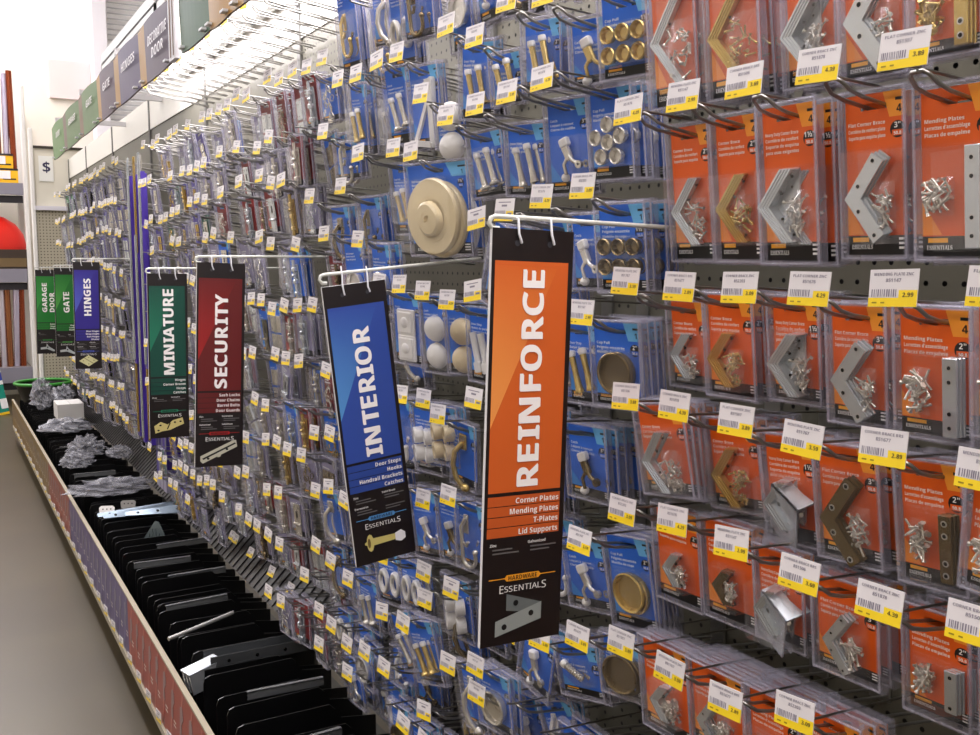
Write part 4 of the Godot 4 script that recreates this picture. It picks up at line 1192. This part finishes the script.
		_:
			k.paint(Color(0.70, 0.72, 0.72)); k.prism(PackedVector2Array([Vector2(-0.05, 0.0), Vector2(-0.01, 0.005), Vector2(-0.005, 0.03), Vector2(0.008, 0.008), Vector2(0.052, -0.022), Vector2(0.046, -0.034), Vector2(-0.004, -0.012), Vector2(-0.05, -0.016)]), 0, 0)
			k.paint(Color(0.10, 0.10, 0.10)); k.disc(Vector3(0.0, 0.002, 0.0003), 0.006, 8)
	part("product_picture", k.mesh(M.sign_print), o)
	# rod that carries it: from the board to a curled tip
	var r = thing("sign_rod", "pale metal rod carrying " + label.substr(label.find("the ") if label.begins_with("the ") else 0), "rod")
	k = MB.new()
	k.paint(Color(0.80, 0.80, 0.77))
	var zt = -(d - 0.055)
	k.tube([Vector3(x - 0.004, y + 0.016 + sag, -1.045), Vector3(x - 0.004, y + 0.016, zt), Vector3(x - 0.004, y + 0.014, zt + 0.006), Vector3(x - 0.004, y + 0.007, zt + 0.009), Vector3(x - 0.004, y + 0.001, zt + 0.004), Vector3(x - 0.004, y + 0.001, zt - 0.005)], 0.0031, 8)
	part("bar", k.mesh(M.paint), r)
	for s in [-0.2, 0.2]:
		var u = o.transform * Vector3(s * W, -0.014, 0.0)
		k = MB.new()
		k.paint(Color(0.86, 0.86, 0.88))
		k.tube([Vector3(x - 0.004, y + 0.019 + sag * 0.3, u.z), Vector3(x + 0.002, y + 0.013, u.z), Vector3(x + 0.004, y - 0.006, u.z), Vector3(x + 0.005, u.y, u.z - 0.002), Vector3(x + 0.0035, u.y - 0.004, u.z - 0.004)], 0.0017, 6)
		part("hanger", k.mesh(M.paint), r)
		k = MB.new()
		k.paint(Color(0.25, 0.25, 0.27))
		k.xf = Transform3D(Basis(), Vector3(s * W, -0.018, 0.0006))
		k.disc(Vector3.ZERO, 0.004, 10)
		part("eyelet", k.mesh(M.paint), o)

func signs() -> void:
	section_sign("the orange REINFORCE sign, largest and nearest of the hanging signs", ["REINFORCE"], ["Corner Plates", "Mending Plates", "T-Plates", "Lid Supports"], Color(0.80, 0.36, 0.12), Color(0.92, 0.60, 0.30), "bracket", -1.316, 1.551, 0.834, -2.0, -0.018, ["Zinc", "Galvanized"], 0.80, 1.03)
	section_sign("the tilted blue INTERIOR sign, left of the orange sign", ["INTERIOR"], ["Door Stops", "Hooks", "Handrail Brackets", "Catches"], Color(0.17, 0.28, 0.60), Color(0.33, 0.57, 0.80), "stop", -2.06, 1.452, 0.824, 6.4, 0.05, ["Zinc", "Solid Brass", "Decorative", ""], 0.8035)
	section_sign("the dark red SECURITY sign beside the green MINIATURE sign", ["SECURITY"], ["Sash Locks", "Door Chains", "Barrel Bolts", "Door Guards"], Color(0.38, 0.06, 0.06), Color(0.62, 0.10, 0.10), "bolt", -3.12, 1.497, 0.800, -2.4, 0.0, ["Zinc", "Decorative", "Galvanized", "Solid Brass"], 0.788)
	section_sign("the dark green MINIATURE sign left of the red sign", ["MINIATURE"], ["Hinges", "Corner Braces", "Hasps", "Catches"], Color(0.03, 0.26, 0.21), Color(0.10, 0.46, 0.34), "butterfly", -3.97, 1.455, 0.803, -1.0, 0.0, ["Brass", "Decorative"])
	section_sign("the violet HINGES sign, frontmost of the three far left signs", ["HINGES"], ["Door Hinges", "Strap Hinges", "Butt Hinges", "Shutter"], Color(0.17, 0.12, 0.50), Color(0.30, 0.36, 0.72), "diamond", -6.4, 1.500, 0.818, -1.0, 0.0, ["Zinc", "Solid Brass", "Galvanized", "Decorative"])
	section_sign("the bright green GATE sign between the violet and GARAGE DOOR signs", ["GATE"], ["Hinges", "Latches", "Handles"], Color(0.06, 0.42, 0.12), Color(0.32, 0.62, 0.26), "part", -7.8, 1.456, 0.85, -0.8, 0.0, ["Zinc", "Black"])
	section_sign("the bright green GARAGE DOOR sign, farthest of the hanging signs", ["GARAGE", "DOOR"], ["Rollers", "Hinges", "Pulleys"], Color(0.08, 0.46, 0.14), Color(0.20, 0.58, 0.22), "part", -8.33, 1.438, 0.768, -1.2, 0.0, ["Zinc"])

# ---------------------------------------------------------------- stocking the wall
# column, top, width, height, distance from the camera's line, tag height, theme, goods, finish, roll, packs behind, title, label
const STOCK := [
	[-1.002, 1.902, 0.080, 0.198, 0.838, 1.928, "orange", "brace_big", "zinc", 0, 2, 0, "large zinc corner brace pack, top orange row, leftmost"],
	[-0.902, 1.876, 0.079, 0.174, 0.848, 1.902, "orange", "brace_big", "brass", 0, 2, 0, "large brass corner brace pack, top orange row"],
	[-0.801, 1.852, 0.068, 0.151, 0.870, 1.878, "orange", "brace_wide", "zinc", 0, 2, 1, "wide zinc brace pack with screws, top orange row"],
	[-0.701, 1.832, 0.070, 0.137, 0.853, 1.858, "orange", "flat_big", "zinc", 0, 1, 2, "large flat zinc corner pack, top orange row"],
	[-0.601, 1.809, 0.068, 0.115, 0.832, 1.835, "orange", "mend", "brass", 0, 1, 3, "brass mending plate pack, top orange row, rightmost"],
	[-1.002, 1.678, 0.072, 0.176, 0.877, 1.692, "orange", "brace_mid", "zinc", 0, 2, 0, "zinc corner brace pack under the large zinc one"],
	[-0.902, 1.677, 0.068, 0.171, 0.863, 1.694, "orange", "brace_mid", "brass", 0, 1, 0, "brass corner brace pack, second orange row"],
	[-0.801, 1.675, 0.074, 0.173, 0.845, 1.696, "orange", "brace_wide", "zinc", 0, 2, 1, "zinc brace pack with clear screw bag, second orange row"],
	[-0.701, 1.675, 0.072, 0.170, 0.864, 1.695, "orange", "flat", "zinc", 0, 2, 2, "flat zinc corner plate pack with screw bag, second row"],
	[-0.601, 1.667, 0.074, 0.164, 0.857, 1.695, "orange", "mend_wide", "zinc", 0, 1, 3, "mending plate pack with square screw bag, second row"],
	[-1.002, 1.447, 0.068, 0.111, 0.882, 1.477, "orange", "brace", "zinc", 0, 1, 0, "small zinc corner brace pack, third orange row, leftmost"],
	[-0.902, 1.459, 0.077, 0.126, 0.861, 1.471, "orange", "brace", "brass", 0, 2, 0, "brass corner brace pack, third orange row"],
	[-0.801, 1.459, 0.068, 0.120, 0.867, 1.472, "orange", "brace_wide", "zinc", 0, 2, 1, "heavy zinc brace pack full of screws, third row"],
	[-0.701, 1.454, 0.068, 0.127, 0.853, 1.473, "orange", "flat", "zinc", 0, 2, 2, "flat zinc corner pack, third row beside mending plate"],
	[-0.601, 1.455, 0.077, 0.123, 0.841, 1.476, "orange", "mend", "zinc", 0, 1, 3, "zinc mending plate pack with four holes, third row"],
	[-1.002, 1.310, 0.090, 0.121, 0.837, 1.326, "orange", "brace", "zinc", -7, 5, 0, "tilted zinc corner brace pack, fourth row, leftmost"],
	[-0.902, 1.301, 0.085, 0.113, 0.872, 1.326, "orange", "brace", "brass", -4, 3, 0, "gold corner brace pack, fourth orange row"],
	[-0.801, 1.297, 0.072, 0.125, 0.864, 1.323, "orange", "heavy", "zinc", -3, 2, 1, "pack with shiny heavy zinc plates bulging out, fourth row"],
	[-0.701, 1.303, 0.077, 0.125, 0.845, 1.317, "orange", "flat", "antique", -2, 2, 2, "antique brass flat corner pack, fourth row"],
	[-0.601, 1.304, 0.068, 0.124, 0.847, 1.325, "orange", "mend", "antique", -2, 2, 3, "antique brass mending plate pack, fourth row"],
	[-1.002, 1.162, 0.084, 0.130, 0.870, 1.174, "orange", "brace_small", "zinc", 0, 1, 0, "small zinc corner pack, fifth row, leftmost"],
	[-0.902, 1.167, 0.083, 0.129, 0.870, 1.184, "orange", "brace_small", "antique", 0, 1, 0, "small bronze corner pack, fifth row"],
	[-0.801, 1.160, 0.068, 0.116, 0.856, 1.181, "orange", "heavy", "zinc", 0, 1, 1, "wide zinc corner brace pack, fifth row"],
	[-0.701, 1.152, 0.078, 0.106, 0.853, 1.173, "orange", "flat_small", "zinc", 0, 2, 2, "small flat zinc corner pack, fifth row"],
	[-0.601, 1.146, 0.068, 0.113, 0.871, 1.184, "orange", "mend_small", "zinc", 0, 2, 3, "short zinc mending plate pack, fifth row"],
	[-1.002, 0.973, 0.090, 0.132, 0.854, 0.992, "orange", "brace_small", "zinc", 0, 4, 0, "small zinc corner pack, lowest row, leftmost"],
	[-0.902, 0.974, 0.090, 0.116, 0.856, 0.991, "orange", "flat_small", "zinc", 0, 6, 2, "flat corner pack before a deep stack, lowest row"],
	[-0.801, 0.981, 0.075, 0.113, 0.853, 0.991, "orange", "mend_small", "zinc", 0, 6, 3, "mending plate pack before a deep stack, lowest row"],
	[-0.701, 0.997, 0.068, 0.106, 0.844, 1.023, "orange", "mend_small", "zinc", 0, 2, 3, "mending plate pack at the bottom edge, lowest row"],
	[-0.500, 1.461, 0.068, 0.114, 0.810, 1.487, "orange", "mend", "zinc", 0, 1, 3, "mending plate pack cut off at right, third row"],
	[-0.500, 1.302, 0.068, 0.100, 0.816, 1.325, "orange", "mend", "zinc", 5, 1, 3, "tilted orange pack at the right edge, fourth row"],
	[-0.500, 1.163, 0.068, 0.115, 0.849, 1.184, "orange", "mend", "zinc", 0, 1, 3, "orange pack at the right edge, fifth row"],
	[-1.103, 1.865, 0.084, 0.107, 0.846, 1.891, "blue", "cups6", "brass", 0, 1, 4, "pack of six brass finger cups in two rows"],
	[-1.204, 1.855, 0.068, 0.091, 0.860, 1.881, "blue", "catch", "brass", 0, 1, 5, "brass catch pack beside the six brass cups"],
	[-1.304, 1.872, 0.086, 0.100, 0.841, 1.898, "blue", "stops", "brass", 4, 1, 6, "tilted pack of two brass door stops, white tips up"],
	[-1.505, 1.876, 0.086, 0.125, 0.839, 1.901, "blue", "stops_round", "brass", 6, 1, 6, "pack of two brass door stops with round feet"],
	[-1.405, 1.839, 0.068, 0.076, 0.836, 1.865, "blue", "stops", "brass", 0, 0, 6, "half hidden brass door stop pack, first blue row"],
	[-1.204, 1.759, 0.086, 0.134, 0.897, 1.751, "blue", "cups_flower", "nickel", 0, 3, 4, "pack of six nickel cups in a ring"],
	[-1.304, 1.755, 0.086, 0.143, 0.888, 1.755, "blue", "catch", "nickel", 0, 1, 5, "nickel roller catch pack left of the nickel cups"],
	[-1.405, 1.728, 0.086, 0.115, 0.874, 1.754, "blue", "stops", "nickel", 2, 1, 6, "pack of two nickel door stops, second blue row"],
	[-1.505, 1.725, 0.086, 0.107, 0.853, 1.753, "blue", "stops_round", "nickel", -3, 1, 6, "pack of two nickel door stops beside beige disc"],
	[-1.651, 1.683, 0.170, 0.169, 0.830, 1.703, "blue", "bigdisc", "ivory", 0, 0, 7, "pack with large beige round wall bumper"],
	[-1.725, 1.691, 0.170, 0.185, 0.900, 1.717, "blue", "bigdisc", "white", 0, 0, 7, "pack with large white round bumper behind beige one"],
	[-1.706, 1.869, 0.086, 0.150, 0.831, 1.907, "blue", "bracket", "white", 0, 1, 8, "pack with white angled shelf bracket"],
	[-1.103, 1.580, 0.086, 0.119, 0.844, 1.606, "blue", "cups6", "antique", 0, 3, 4, "pack of six brown cups behind orange sign rod"],
	[-1.204, 1.570, 0.068, 0.109, 0.857, 1.605, "blue", "catch", "white", 0, 1, 5, "white catch pack right of the orange sign top"],
	[-1.103, 1.415, 0.086, 0.122, 0.838, 1.431, "blue", "disc", "antique", 0, 4, 9, "pack with single grey round cup"],
	[-1.204, 1.407, 0.068, 0.122, 0.850, 1.433, "blue", "stops", "brass", 0, 1, 6, "brass door stop pack at the orange sign edge"],
	[-1.204, 1.250, 0.086, 0.115, 0.861, 1.276, "blue", "catch", "antique", 0, 3, 5, "bronze roller catch pack below the grey cup"],
	[-1.204, 1.070, 0.086, 0.110, 0.859, 1.096, "blue", "roller", "white", -6, 1, 5, "pack with small white roller"],
	[-1.103, 1.100, 0.086, 0.139, 0.864, 1.108, "blue", "disc", "brass", -5, 5, 9, "pack with shiny round brass cup"],
	[-1.103, 0.948, 0.068, 0.092, 0.857, 0.966, "blue", "disc", "antique", 0, 4, 9, "pack with round bronze cup, low row"],
	[-1.204, 0.905, 0.086, 0.087, 0.848, 0.931, "blue", "spring", "nickel", -8, 3, 5, "tilted pack with nickel spring stop"],
	[-1.806, 1.437, 0.086, 0.144, 0.837, 1.463, "blue", "squares", "white", 3, 1, 10, "pack of two square white wall bumpers"],
	[-1.706, 1.434, 0.086, 0.150, 0.850, 1.460, "blue", "eggs", "white", 0, 1, 10, "pack of two round white wall bumpers"],
	[-1.606, 1.423, 0.079, 0.133, 0.859, 1.449, "blue", "eggs", "ivory", 0, 1, 10, "pack of two round ivory wall bumpers"],
	[-1.505, 1.418, 0.068, 0.131, 0.846, 1.435, "blue", "tubes", "white", 3, 0, 6, "pack of two white tube stops"],
	[-1.806, 1.223, 0.081, 0.148, 0.821, 1.249, "blue", "shook", "white", 0, 1, 8, "pack with long white curved hook"],
	[-1.706, 1.224, 0.086, 0.135, 0.830, 1.258, "blue", "rings", "white", 0, 1, 10, "pack of white round rubber rings"],
	[-1.606, 1.229, 0.068, 0.107, 0.823, 1.263, "blue", "rings", "ivory", 0, 1, 10, "pack of ivory rubber rings"],
	[-1.545, 1.207, 0.072, 0.122, 0.830, 1.256, "blue", "lever", "brass", 6, 0, 8, "pack with curved polished brass handle"],
	[-2.108, 2.118, 0.086, 0.193, 0.834, 2.144, "blue", "shook", "brass", 0, 1, 8, "brass double coat hook pack, top blue row"],
	[-1.907, 2.071, 0.086, 0.117, 0.843, 2.097, "blue", "lever", "nickel", 0, 1, 8, "narrow clear pack with silver handle, top blue row"],
	[-1.706, 2.037, 0.086, 0.115, 0.818, 2.063, "blue", "shook", "antique", 0, 1, 8, "black hook pack in the top blue row"],
	[-2.108, 1.926, 0.086, 0.098, 0.856, 1.988, "blue", "shook", "nickel", 0, 1, 8, "silver coat hook pack below the brass one"],
	[-2.208, 1.928, 0.086, 0.095, 0.829, 1.954, "blue", "chain", "nickel", 0, 1, 8, "pack of small silver screw hooks"],
	[-2.108, 1.769, 0.086, 0.077, 0.835, 1.831, "blue", "shook", "nickel", 0, 1, 8, "silver double hook pack, third blue row"],
	[-1.606, 1.778, 0.070, 0.068, 0.837, 1.804, "blue", "eggs", "white", 0, 0, 10, "white round bumper pack beside the shelf bracket"],
	[-2.008, 1.640, 0.086, 0.126, 0.847, 1.666, "blue", "shook", "antique", 0, 1, 8, "dark curved hook pack left of white disc"],
	[-2.208, 1.629, 0.086, 0.123, 0.853, 1.655, "blue", "lever", "antique", 0, 1, 8, "dark handle pack above the blue sign rod"],
	[-1.907, 0.871, 0.086, 0.118, 0.837, 0.897, "blue", "oval", "white", 0, 1, 10, "pack with white oval finger pulls"],
	[-1.806, 0.875, 0.086, 0.106, 0.844, 0.901, "blue", "oval", "white", 0, 1, 10, "second white oval finger pull pack"],
	[-1.706, 0.782, 0.086, 0.123, 0.816, 0.787, "blue", "stops_round", "brass", -12, 1, 6, "tilted pack with single brass door stop, low row"],
	[-1.606, 0.867, 0.086, 0.143, 0.858, 0.867, "blue", "lever", "antique", 0, 1, 8, "tall pack with dark bronze handrail bracket"],
	[-1.706, 1.050, 0.086, 0.138, 0.826, 1.081, "blue", "catch", "white", -4, 1, 5, "white catch pack low beside the blue sign"],
	[-1.606, 1.063, 0.078, 0.137, 0.833, 1.055, "blue", "catch", "antique", 0, 1, 5, "dark catch pack under the brass handle"],
	[-1.505, 1.067, 0.068, 0.128, 0.823, 1.103, "blue", "shook", "nickel", 4, 1, 8, "silver hook pack at the left edge of the orange sign"],
	[-1.606, 0.895, 0.086, 0.118, 0.847, 0.921, "blue", "rings", "white", 0, 0, 10, "white ring pack low beside the orange sign"],
	[-1.405, 0.791, 0.086, 0.110, 0.813, 0.820, "blue", "disc", "nickel", 0, 1, 9, "round nickel disc pack under the orange sign"],
	[-1.405, 0.735, 0.086, 0.119, 0.881, 0.761, "blue", "catch", "nickel", 0, 1, 5, "catch pack in the lowest blue row"],
]
const KINDNAME := {"orange": "brace_pack", "blue": "door_hardware_pack", "maroon": "lock_pack", "green": "small_hinge_pack", "purple": "hinge_pack", "leaf": "gate_hardware_pack"}
const GOODS := {"shook": "coat hook", "stops": "door stops", "stops_round": "door stops", "catch": "roller catch", "lever": "handle", "rings": "rubber rings", "eggs": "wall bumpers", "oval": "finger pulls", "chain": "chain", "bolt": "barrel bolt", "hasp": "hasp", "hinge": "hinges", "mini_hinge": "small hinges", "strap": "strap hinge", "cups6": "finger cups", "spring": "spring stop", "tubes": "tube stops", "disc": "round cup"}
var n_tags := 0
var spots := []                                                    # columns that are taken: x, top, bottom
var rest_tags := []
var rest_hooks := []

func hang(theme: String, type: String, fin: String, x: float, top: float, w: float, h: float, d: float, ty: float, roll: float, yaw: float, behind: int, title: int, label: String, group: String, tag_no: int) -> void:
	var called = KINDNAME[theme if KINDNAME.has(theme) else "maroon"]
	var lean = 6.0
	pack(called, label, group, theme, type, fin, w, h, title, place(Vector3(x, top - 0.013, -d), lean, yaw, roll))
	var step = 0.0185 if behind < 4 else 0.0095
	for j in behind:
		var dd = d + step * (j + 1)
		if dd > 1.02: break
		pack(called, "%s spare pack behind the %s" % [COUNT[j], label], group + " behind the front row" if group else "spare packs behind the front row", theme, type, fin, w, h, title, place(Vector3(x + rng.randf_range(-0.002, 0.010), top - 0.013 + rng.randf_range(-0.002, 0.003), -dd), lean + rng.randf_range(-1, 1), yaw * 0.5, roll * 0.5 + rng.randf_range(-1.5, 1.5)))
	var ph = top - 0.013 + 0.144 * (d - 0.80)
	hook("wire hook carrying the " + label, Vector3(x, ph, -0.80), 0.245)
	price_tag(tag_no, "price tag at the " + label, Vector3(x + rng.randf_range(-0.003, 0.003), clampf(ty, ph + 0.004, ph + 0.03), -0.775), rng.randf_range(-3, 3))
	n_tags += 1

func stock() -> void:
	rng.seed = 11
	var i = 0
	for s in STOCK:
		var yaw = 3.0 if s[6] == "orange" else rng.randf_range(6.0, 20.0)
		hang(s[6], s[7], s[8], s[0], s[1], s[2], s[3], s[4], s[5], -s[9], yaw, s[10], s[11], s[12], "", i)
		spots.append([s[0], s[1] + 0.02, s[1] - s[3], s[2]])
		i += 1

func vacant(x: float, top: float, h: float) -> bool:
	for s in spots:
		if absf(s[0] - x) < (0.09 if s[3] < 0.12 else 0.14) and top > s[2] + 0.005 and top - h < s[1] + 0.012: return false
	return true

func fill(theme: String, mix: Array, kinds: Array, fins: Array, cols: Array, rows: Array, sign: String, detail: bool) -> void:
	# theme: the section; mix: card colours in it; detail: packs with parts, else one mesh each
	for b in rows.size():
		for a in cols.size():
			var x = cols[a]
			var y = rows[b] + rng.randf_range(-0.012, 0.012) + (0.03 * sin(x * 2.4 + b) if b > 1 else 0.0)
			var gap = (rows[b] - rows[b + 1]) if b + 1 < rows.size() else 0.14
			var h = clampf(gap * rng.randf_range(0.86, 0.98), 0.085, 0.19)
			var top = y - 0.024
			if not vacant(x, top, h) or (theme == "maroon" and y < 0.66 and x < -2.75): continue
			var type = kinds[rng.randi() % kinds.size()]
			var fin = fins[rng.randi() % fins.size()]
			var c = mix[rng.randi() % mix.size()]
			var roll = rng.randf_range(-4, 4) if rng.randf() > 0.14 else rng.randf_range(-22, 22)
			var d = rng.randf_range(0.815, 0.89)
			var w = rng.randf_range(0.066, 0.084) if theme != "purple" else rng.randf_range(0.06, 0.084)
			var label = "%s %s pack, %s row, %s column left of the %s" % [fin, GOODS[type], ORD[b], COUNT[a], sign]
			if rng.randf() < 0.05: continue
			var tagged = rng.randf() < 0.72
			w = snappedf(w, 0.008) - 0.002; h = snappedf(h, 0.024)
			if detail:
				pack(KINDNAME[theme], label, theme + " section packs", c, type, fin, w, h, 4 + rng.randi() % 5, place(Vector3(x, top - 0.013, -d), 6.0 + rng.randf_range(-2, 2), rng.randf_range(2, 16), roll))
				if x > -2.7: pack(KINDNAME[theme], "spare behind the " + label, theme + " section spare packs", c, type, fin, w, h, 4, place(Vector3(x, top - 0.012, -d - 0.024), 5.0, rng.randf_range(0, 8), roll * 0.3))
			else:
				one(KINDNAME[theme], label, "package", small_pack(c, type, fin, w, h), place(Vector3(x, top - 0.013, -d), 6.0, rng.randf_range(0, 10), roll), theme + " section packs")
			var hy = top - 0.010 + 0.144 * (d - 0.80)
			if n_tags < 300:
				n_tags += 1
				hook("hook of " + label, Vector3(x, hy, -0.80), 0.245, "hooks of the %s section" % theme, x < -1.9)
				if tagged: price_tag(rng.randi() % 8, "tag of " + label, Vector3(x + rng.randf_range(-0.01, 0.01), hy + 0.018, -0.775), rng.randf_range(-9, 9), "price tags of the %s section" % theme, true)
			else:
				rest_hooks.append(Transform3D(Basis(), Vector3(x, hy, -0.80)))
				if tagged: rest_tags.append(place(Vector3(x + rng.randf_range(-0.01, 0.01), hy + 0.018, -0.775), -7, 6, rng.randf_range(-9, 9)))

func columns(x1: float, x0: float) -> Array:
	var out = []
	var x = x1
	while x > x0:
		out.append(x); x -= 0.1005
	return out

func scatter(called: String, mesh: Mesh, at: Array) -> void:
	if at.is_empty(): return
	var mm := MultiMesh.new()
	mm.transform_format = MultiMesh.TRANSFORM_3D
	mm.mesh = mesh
	mm.instance_count = at.size()
	for i in at.size(): mm.set_instance_transform(i, at[i])
	var o := MultiMeshInstance3D.new()
	o.name = called
	o.multimesh = mm
	add_child(o)
	o.set_meta("kind", "stuff")

func sections() -> void:
	rng.seed = 23
	var blue_rows = [2.08, 1.905, 1.753, 1.60, 1.435, 1.26, 1.09, 0.945, 0.81, 0.68, 0.60]
	fill("blue", ["blue"], ["shook", "stops", "stops_round", "catch", "lever", "oval", "disc", "shook"], ["brass", "nickel", "antique", "white", "nickel"], columns(-1.103, -2.26), blue_rows, "orange cards", true)
	var rows = [1.975, 1.83, 1.70, 1.57, 1.42, 1.28, 1.14, 1.0, 0.86, 0.735, 0.615]
	fill("maroon", ["maroon", "grey", "maroon", "grey", "grey", "blue"], ["bolt", "hasp", "chain", "bolt", "hinge"], ["brass", "zinc", "nickel", "nickel", "zinc", "antique"], columns(-2.309, -3.45), rows, "blue section", true)
	fill("green", ["green", "grey", "grey", "purple"], ["mini_hinge", "chain", "hasp", "mini_hinge", "bolt"], ["brass", "zinc", "nickel", "zinc"], columns(-3.515, -4.40), rows, "maroon section", false)
	long_hinges()
	rows = [1.98, 1.80, 1.64, 1.48, 1.33, 1.18, 1.03, 0.88, 0.74]
	fill("purple", ["purple", "grey", "purple"], ["hinge", "strap", "hinge"], ["zinc", "zinc", "nickel", "nickel", "brass", "black"], columns(-4.87, -6.75), rows, "long hinges", false)
	fill("leaf", ["grey", "leaf", "grey", "purple"], ["strap", "hasp", "hinge"], ["zinc", "black", "zinc"], columns(-6.82, -7.55), rows, "purple section", false)
	# tags and hooks past the three hundred largest
	scatter("price_tags", tag_mesh(1, true), rest_tags)
	scatter("peg_hooks", hook_meshes.simple, rest_hooks)
	# empty upper hooks in front of the bright canopy
	for i in 24:
		var x = -1.9 - 0.1005 * i
		hook("empty wire hook in the top row under the bright canopy, %s from the camera" % COUNT[i], Vector3(x, 2.185, -0.80), 0.245, "empty top hooks", true)
		if i % 2 == 0: price_tag(i % 8, "price tag on an empty top hook, %s of the row" % COUNT[i / 2], Vector3(x, 2.203, -0.775), rng.randf_range(-8, 8), "tags on the empty top hooks", true)
	# price tags along the front lip and on the bins' back tray
	for i in 34:
		price_tag(i % 8, "price tag on the front lip of the bins, %s from the right" % COUNT[i], Vector3(-1.9 - 0.2 * i * (0.6 + 0.012 * i), 0.168, -0.508), 0.0, "price tags on the front lip", true, 0.0)
	for i in 14:
		price_tag(i % 8, "price tag on the tray behind the black bins, %s from the right" % COUNT[i], Vector3([-2.20, -2.24, -2.40, -2.48, -2.62, -2.76, -2.95, -3.15, -3.4, -3.6, -3.65, -3.9, -4.2, -4.5][i], 0.455, -0.945), 0.0, "price tags on the bin tray", true, -25.0)

func long_hinges() -> void:
	# continuous hinges a yard and more long, hanging in a bundle over violet backing cards
	for i in 8:
		var x = -4.46 - 0.045 * i
		var top = 1.97 if i % 2 == 0 else 1.62
		var L = 0.92
		var o = thing("long_hinge", "long continuous hinge in the bundle between green and purple sections, %s from the right" % COUNT[i], "hinge", Vector3(x, top, -0.80 - 0.012 * (i % 3)), "long continuous hinges")
		var k := MB.new()
		k.paint([FINISH.zinc, FINISH.brass, FINISH.nickel][i % 3].darkened(0.1))
		k.box(Vector3(-0.018, -L, 0), Vector3(0.018, 0, 0.002))
		k.tube([Vector3(0, -L, 0.004), Vector3(0, 0, 0.004)], 0.004, 6)
		part("leaf", k.mesh(M.metal), o)
		k = MB.new()
		k.paint(Color(0.26, 0.18, 0.58))
		k.box(Vector3(-0.020, -L - 0.02, -0.02), Vector3(0.020, -0.08, -0.001))
		part("backing_card", k.mesh(M.card_print), o)
	for i in 3:
		var k := MB.new()
		k.paint(Color(0.24, 0.16, 0.52))
		k.box(Vector3(-0.03, 0, -0.05), Vector3(0.03, 0.62, 0.05))
		k.paint(Color(0.60, 0.58, 0.66)); k.box(Vector3(-0.031, 0, -0.051), Vector3(0.031, 0.05, 0.051)); k.box(Vector3(0.024, 0.05, 0.046), Vector3(0.031, 0.62, 0.051))
		one("hinge_carton", "tall violet carton under the MINIATURE sign, %s from the right" % COUNT[i], "box", k.mesh(M.card_print), place(Vector3(-4.40 - 0.075 * i, 0.48, -0.90)), "tall violet cartons")

func _ready() -> void:
	view_and_light()
	room()
	gondola()
	header()
	stock()
	signs()
	sections()
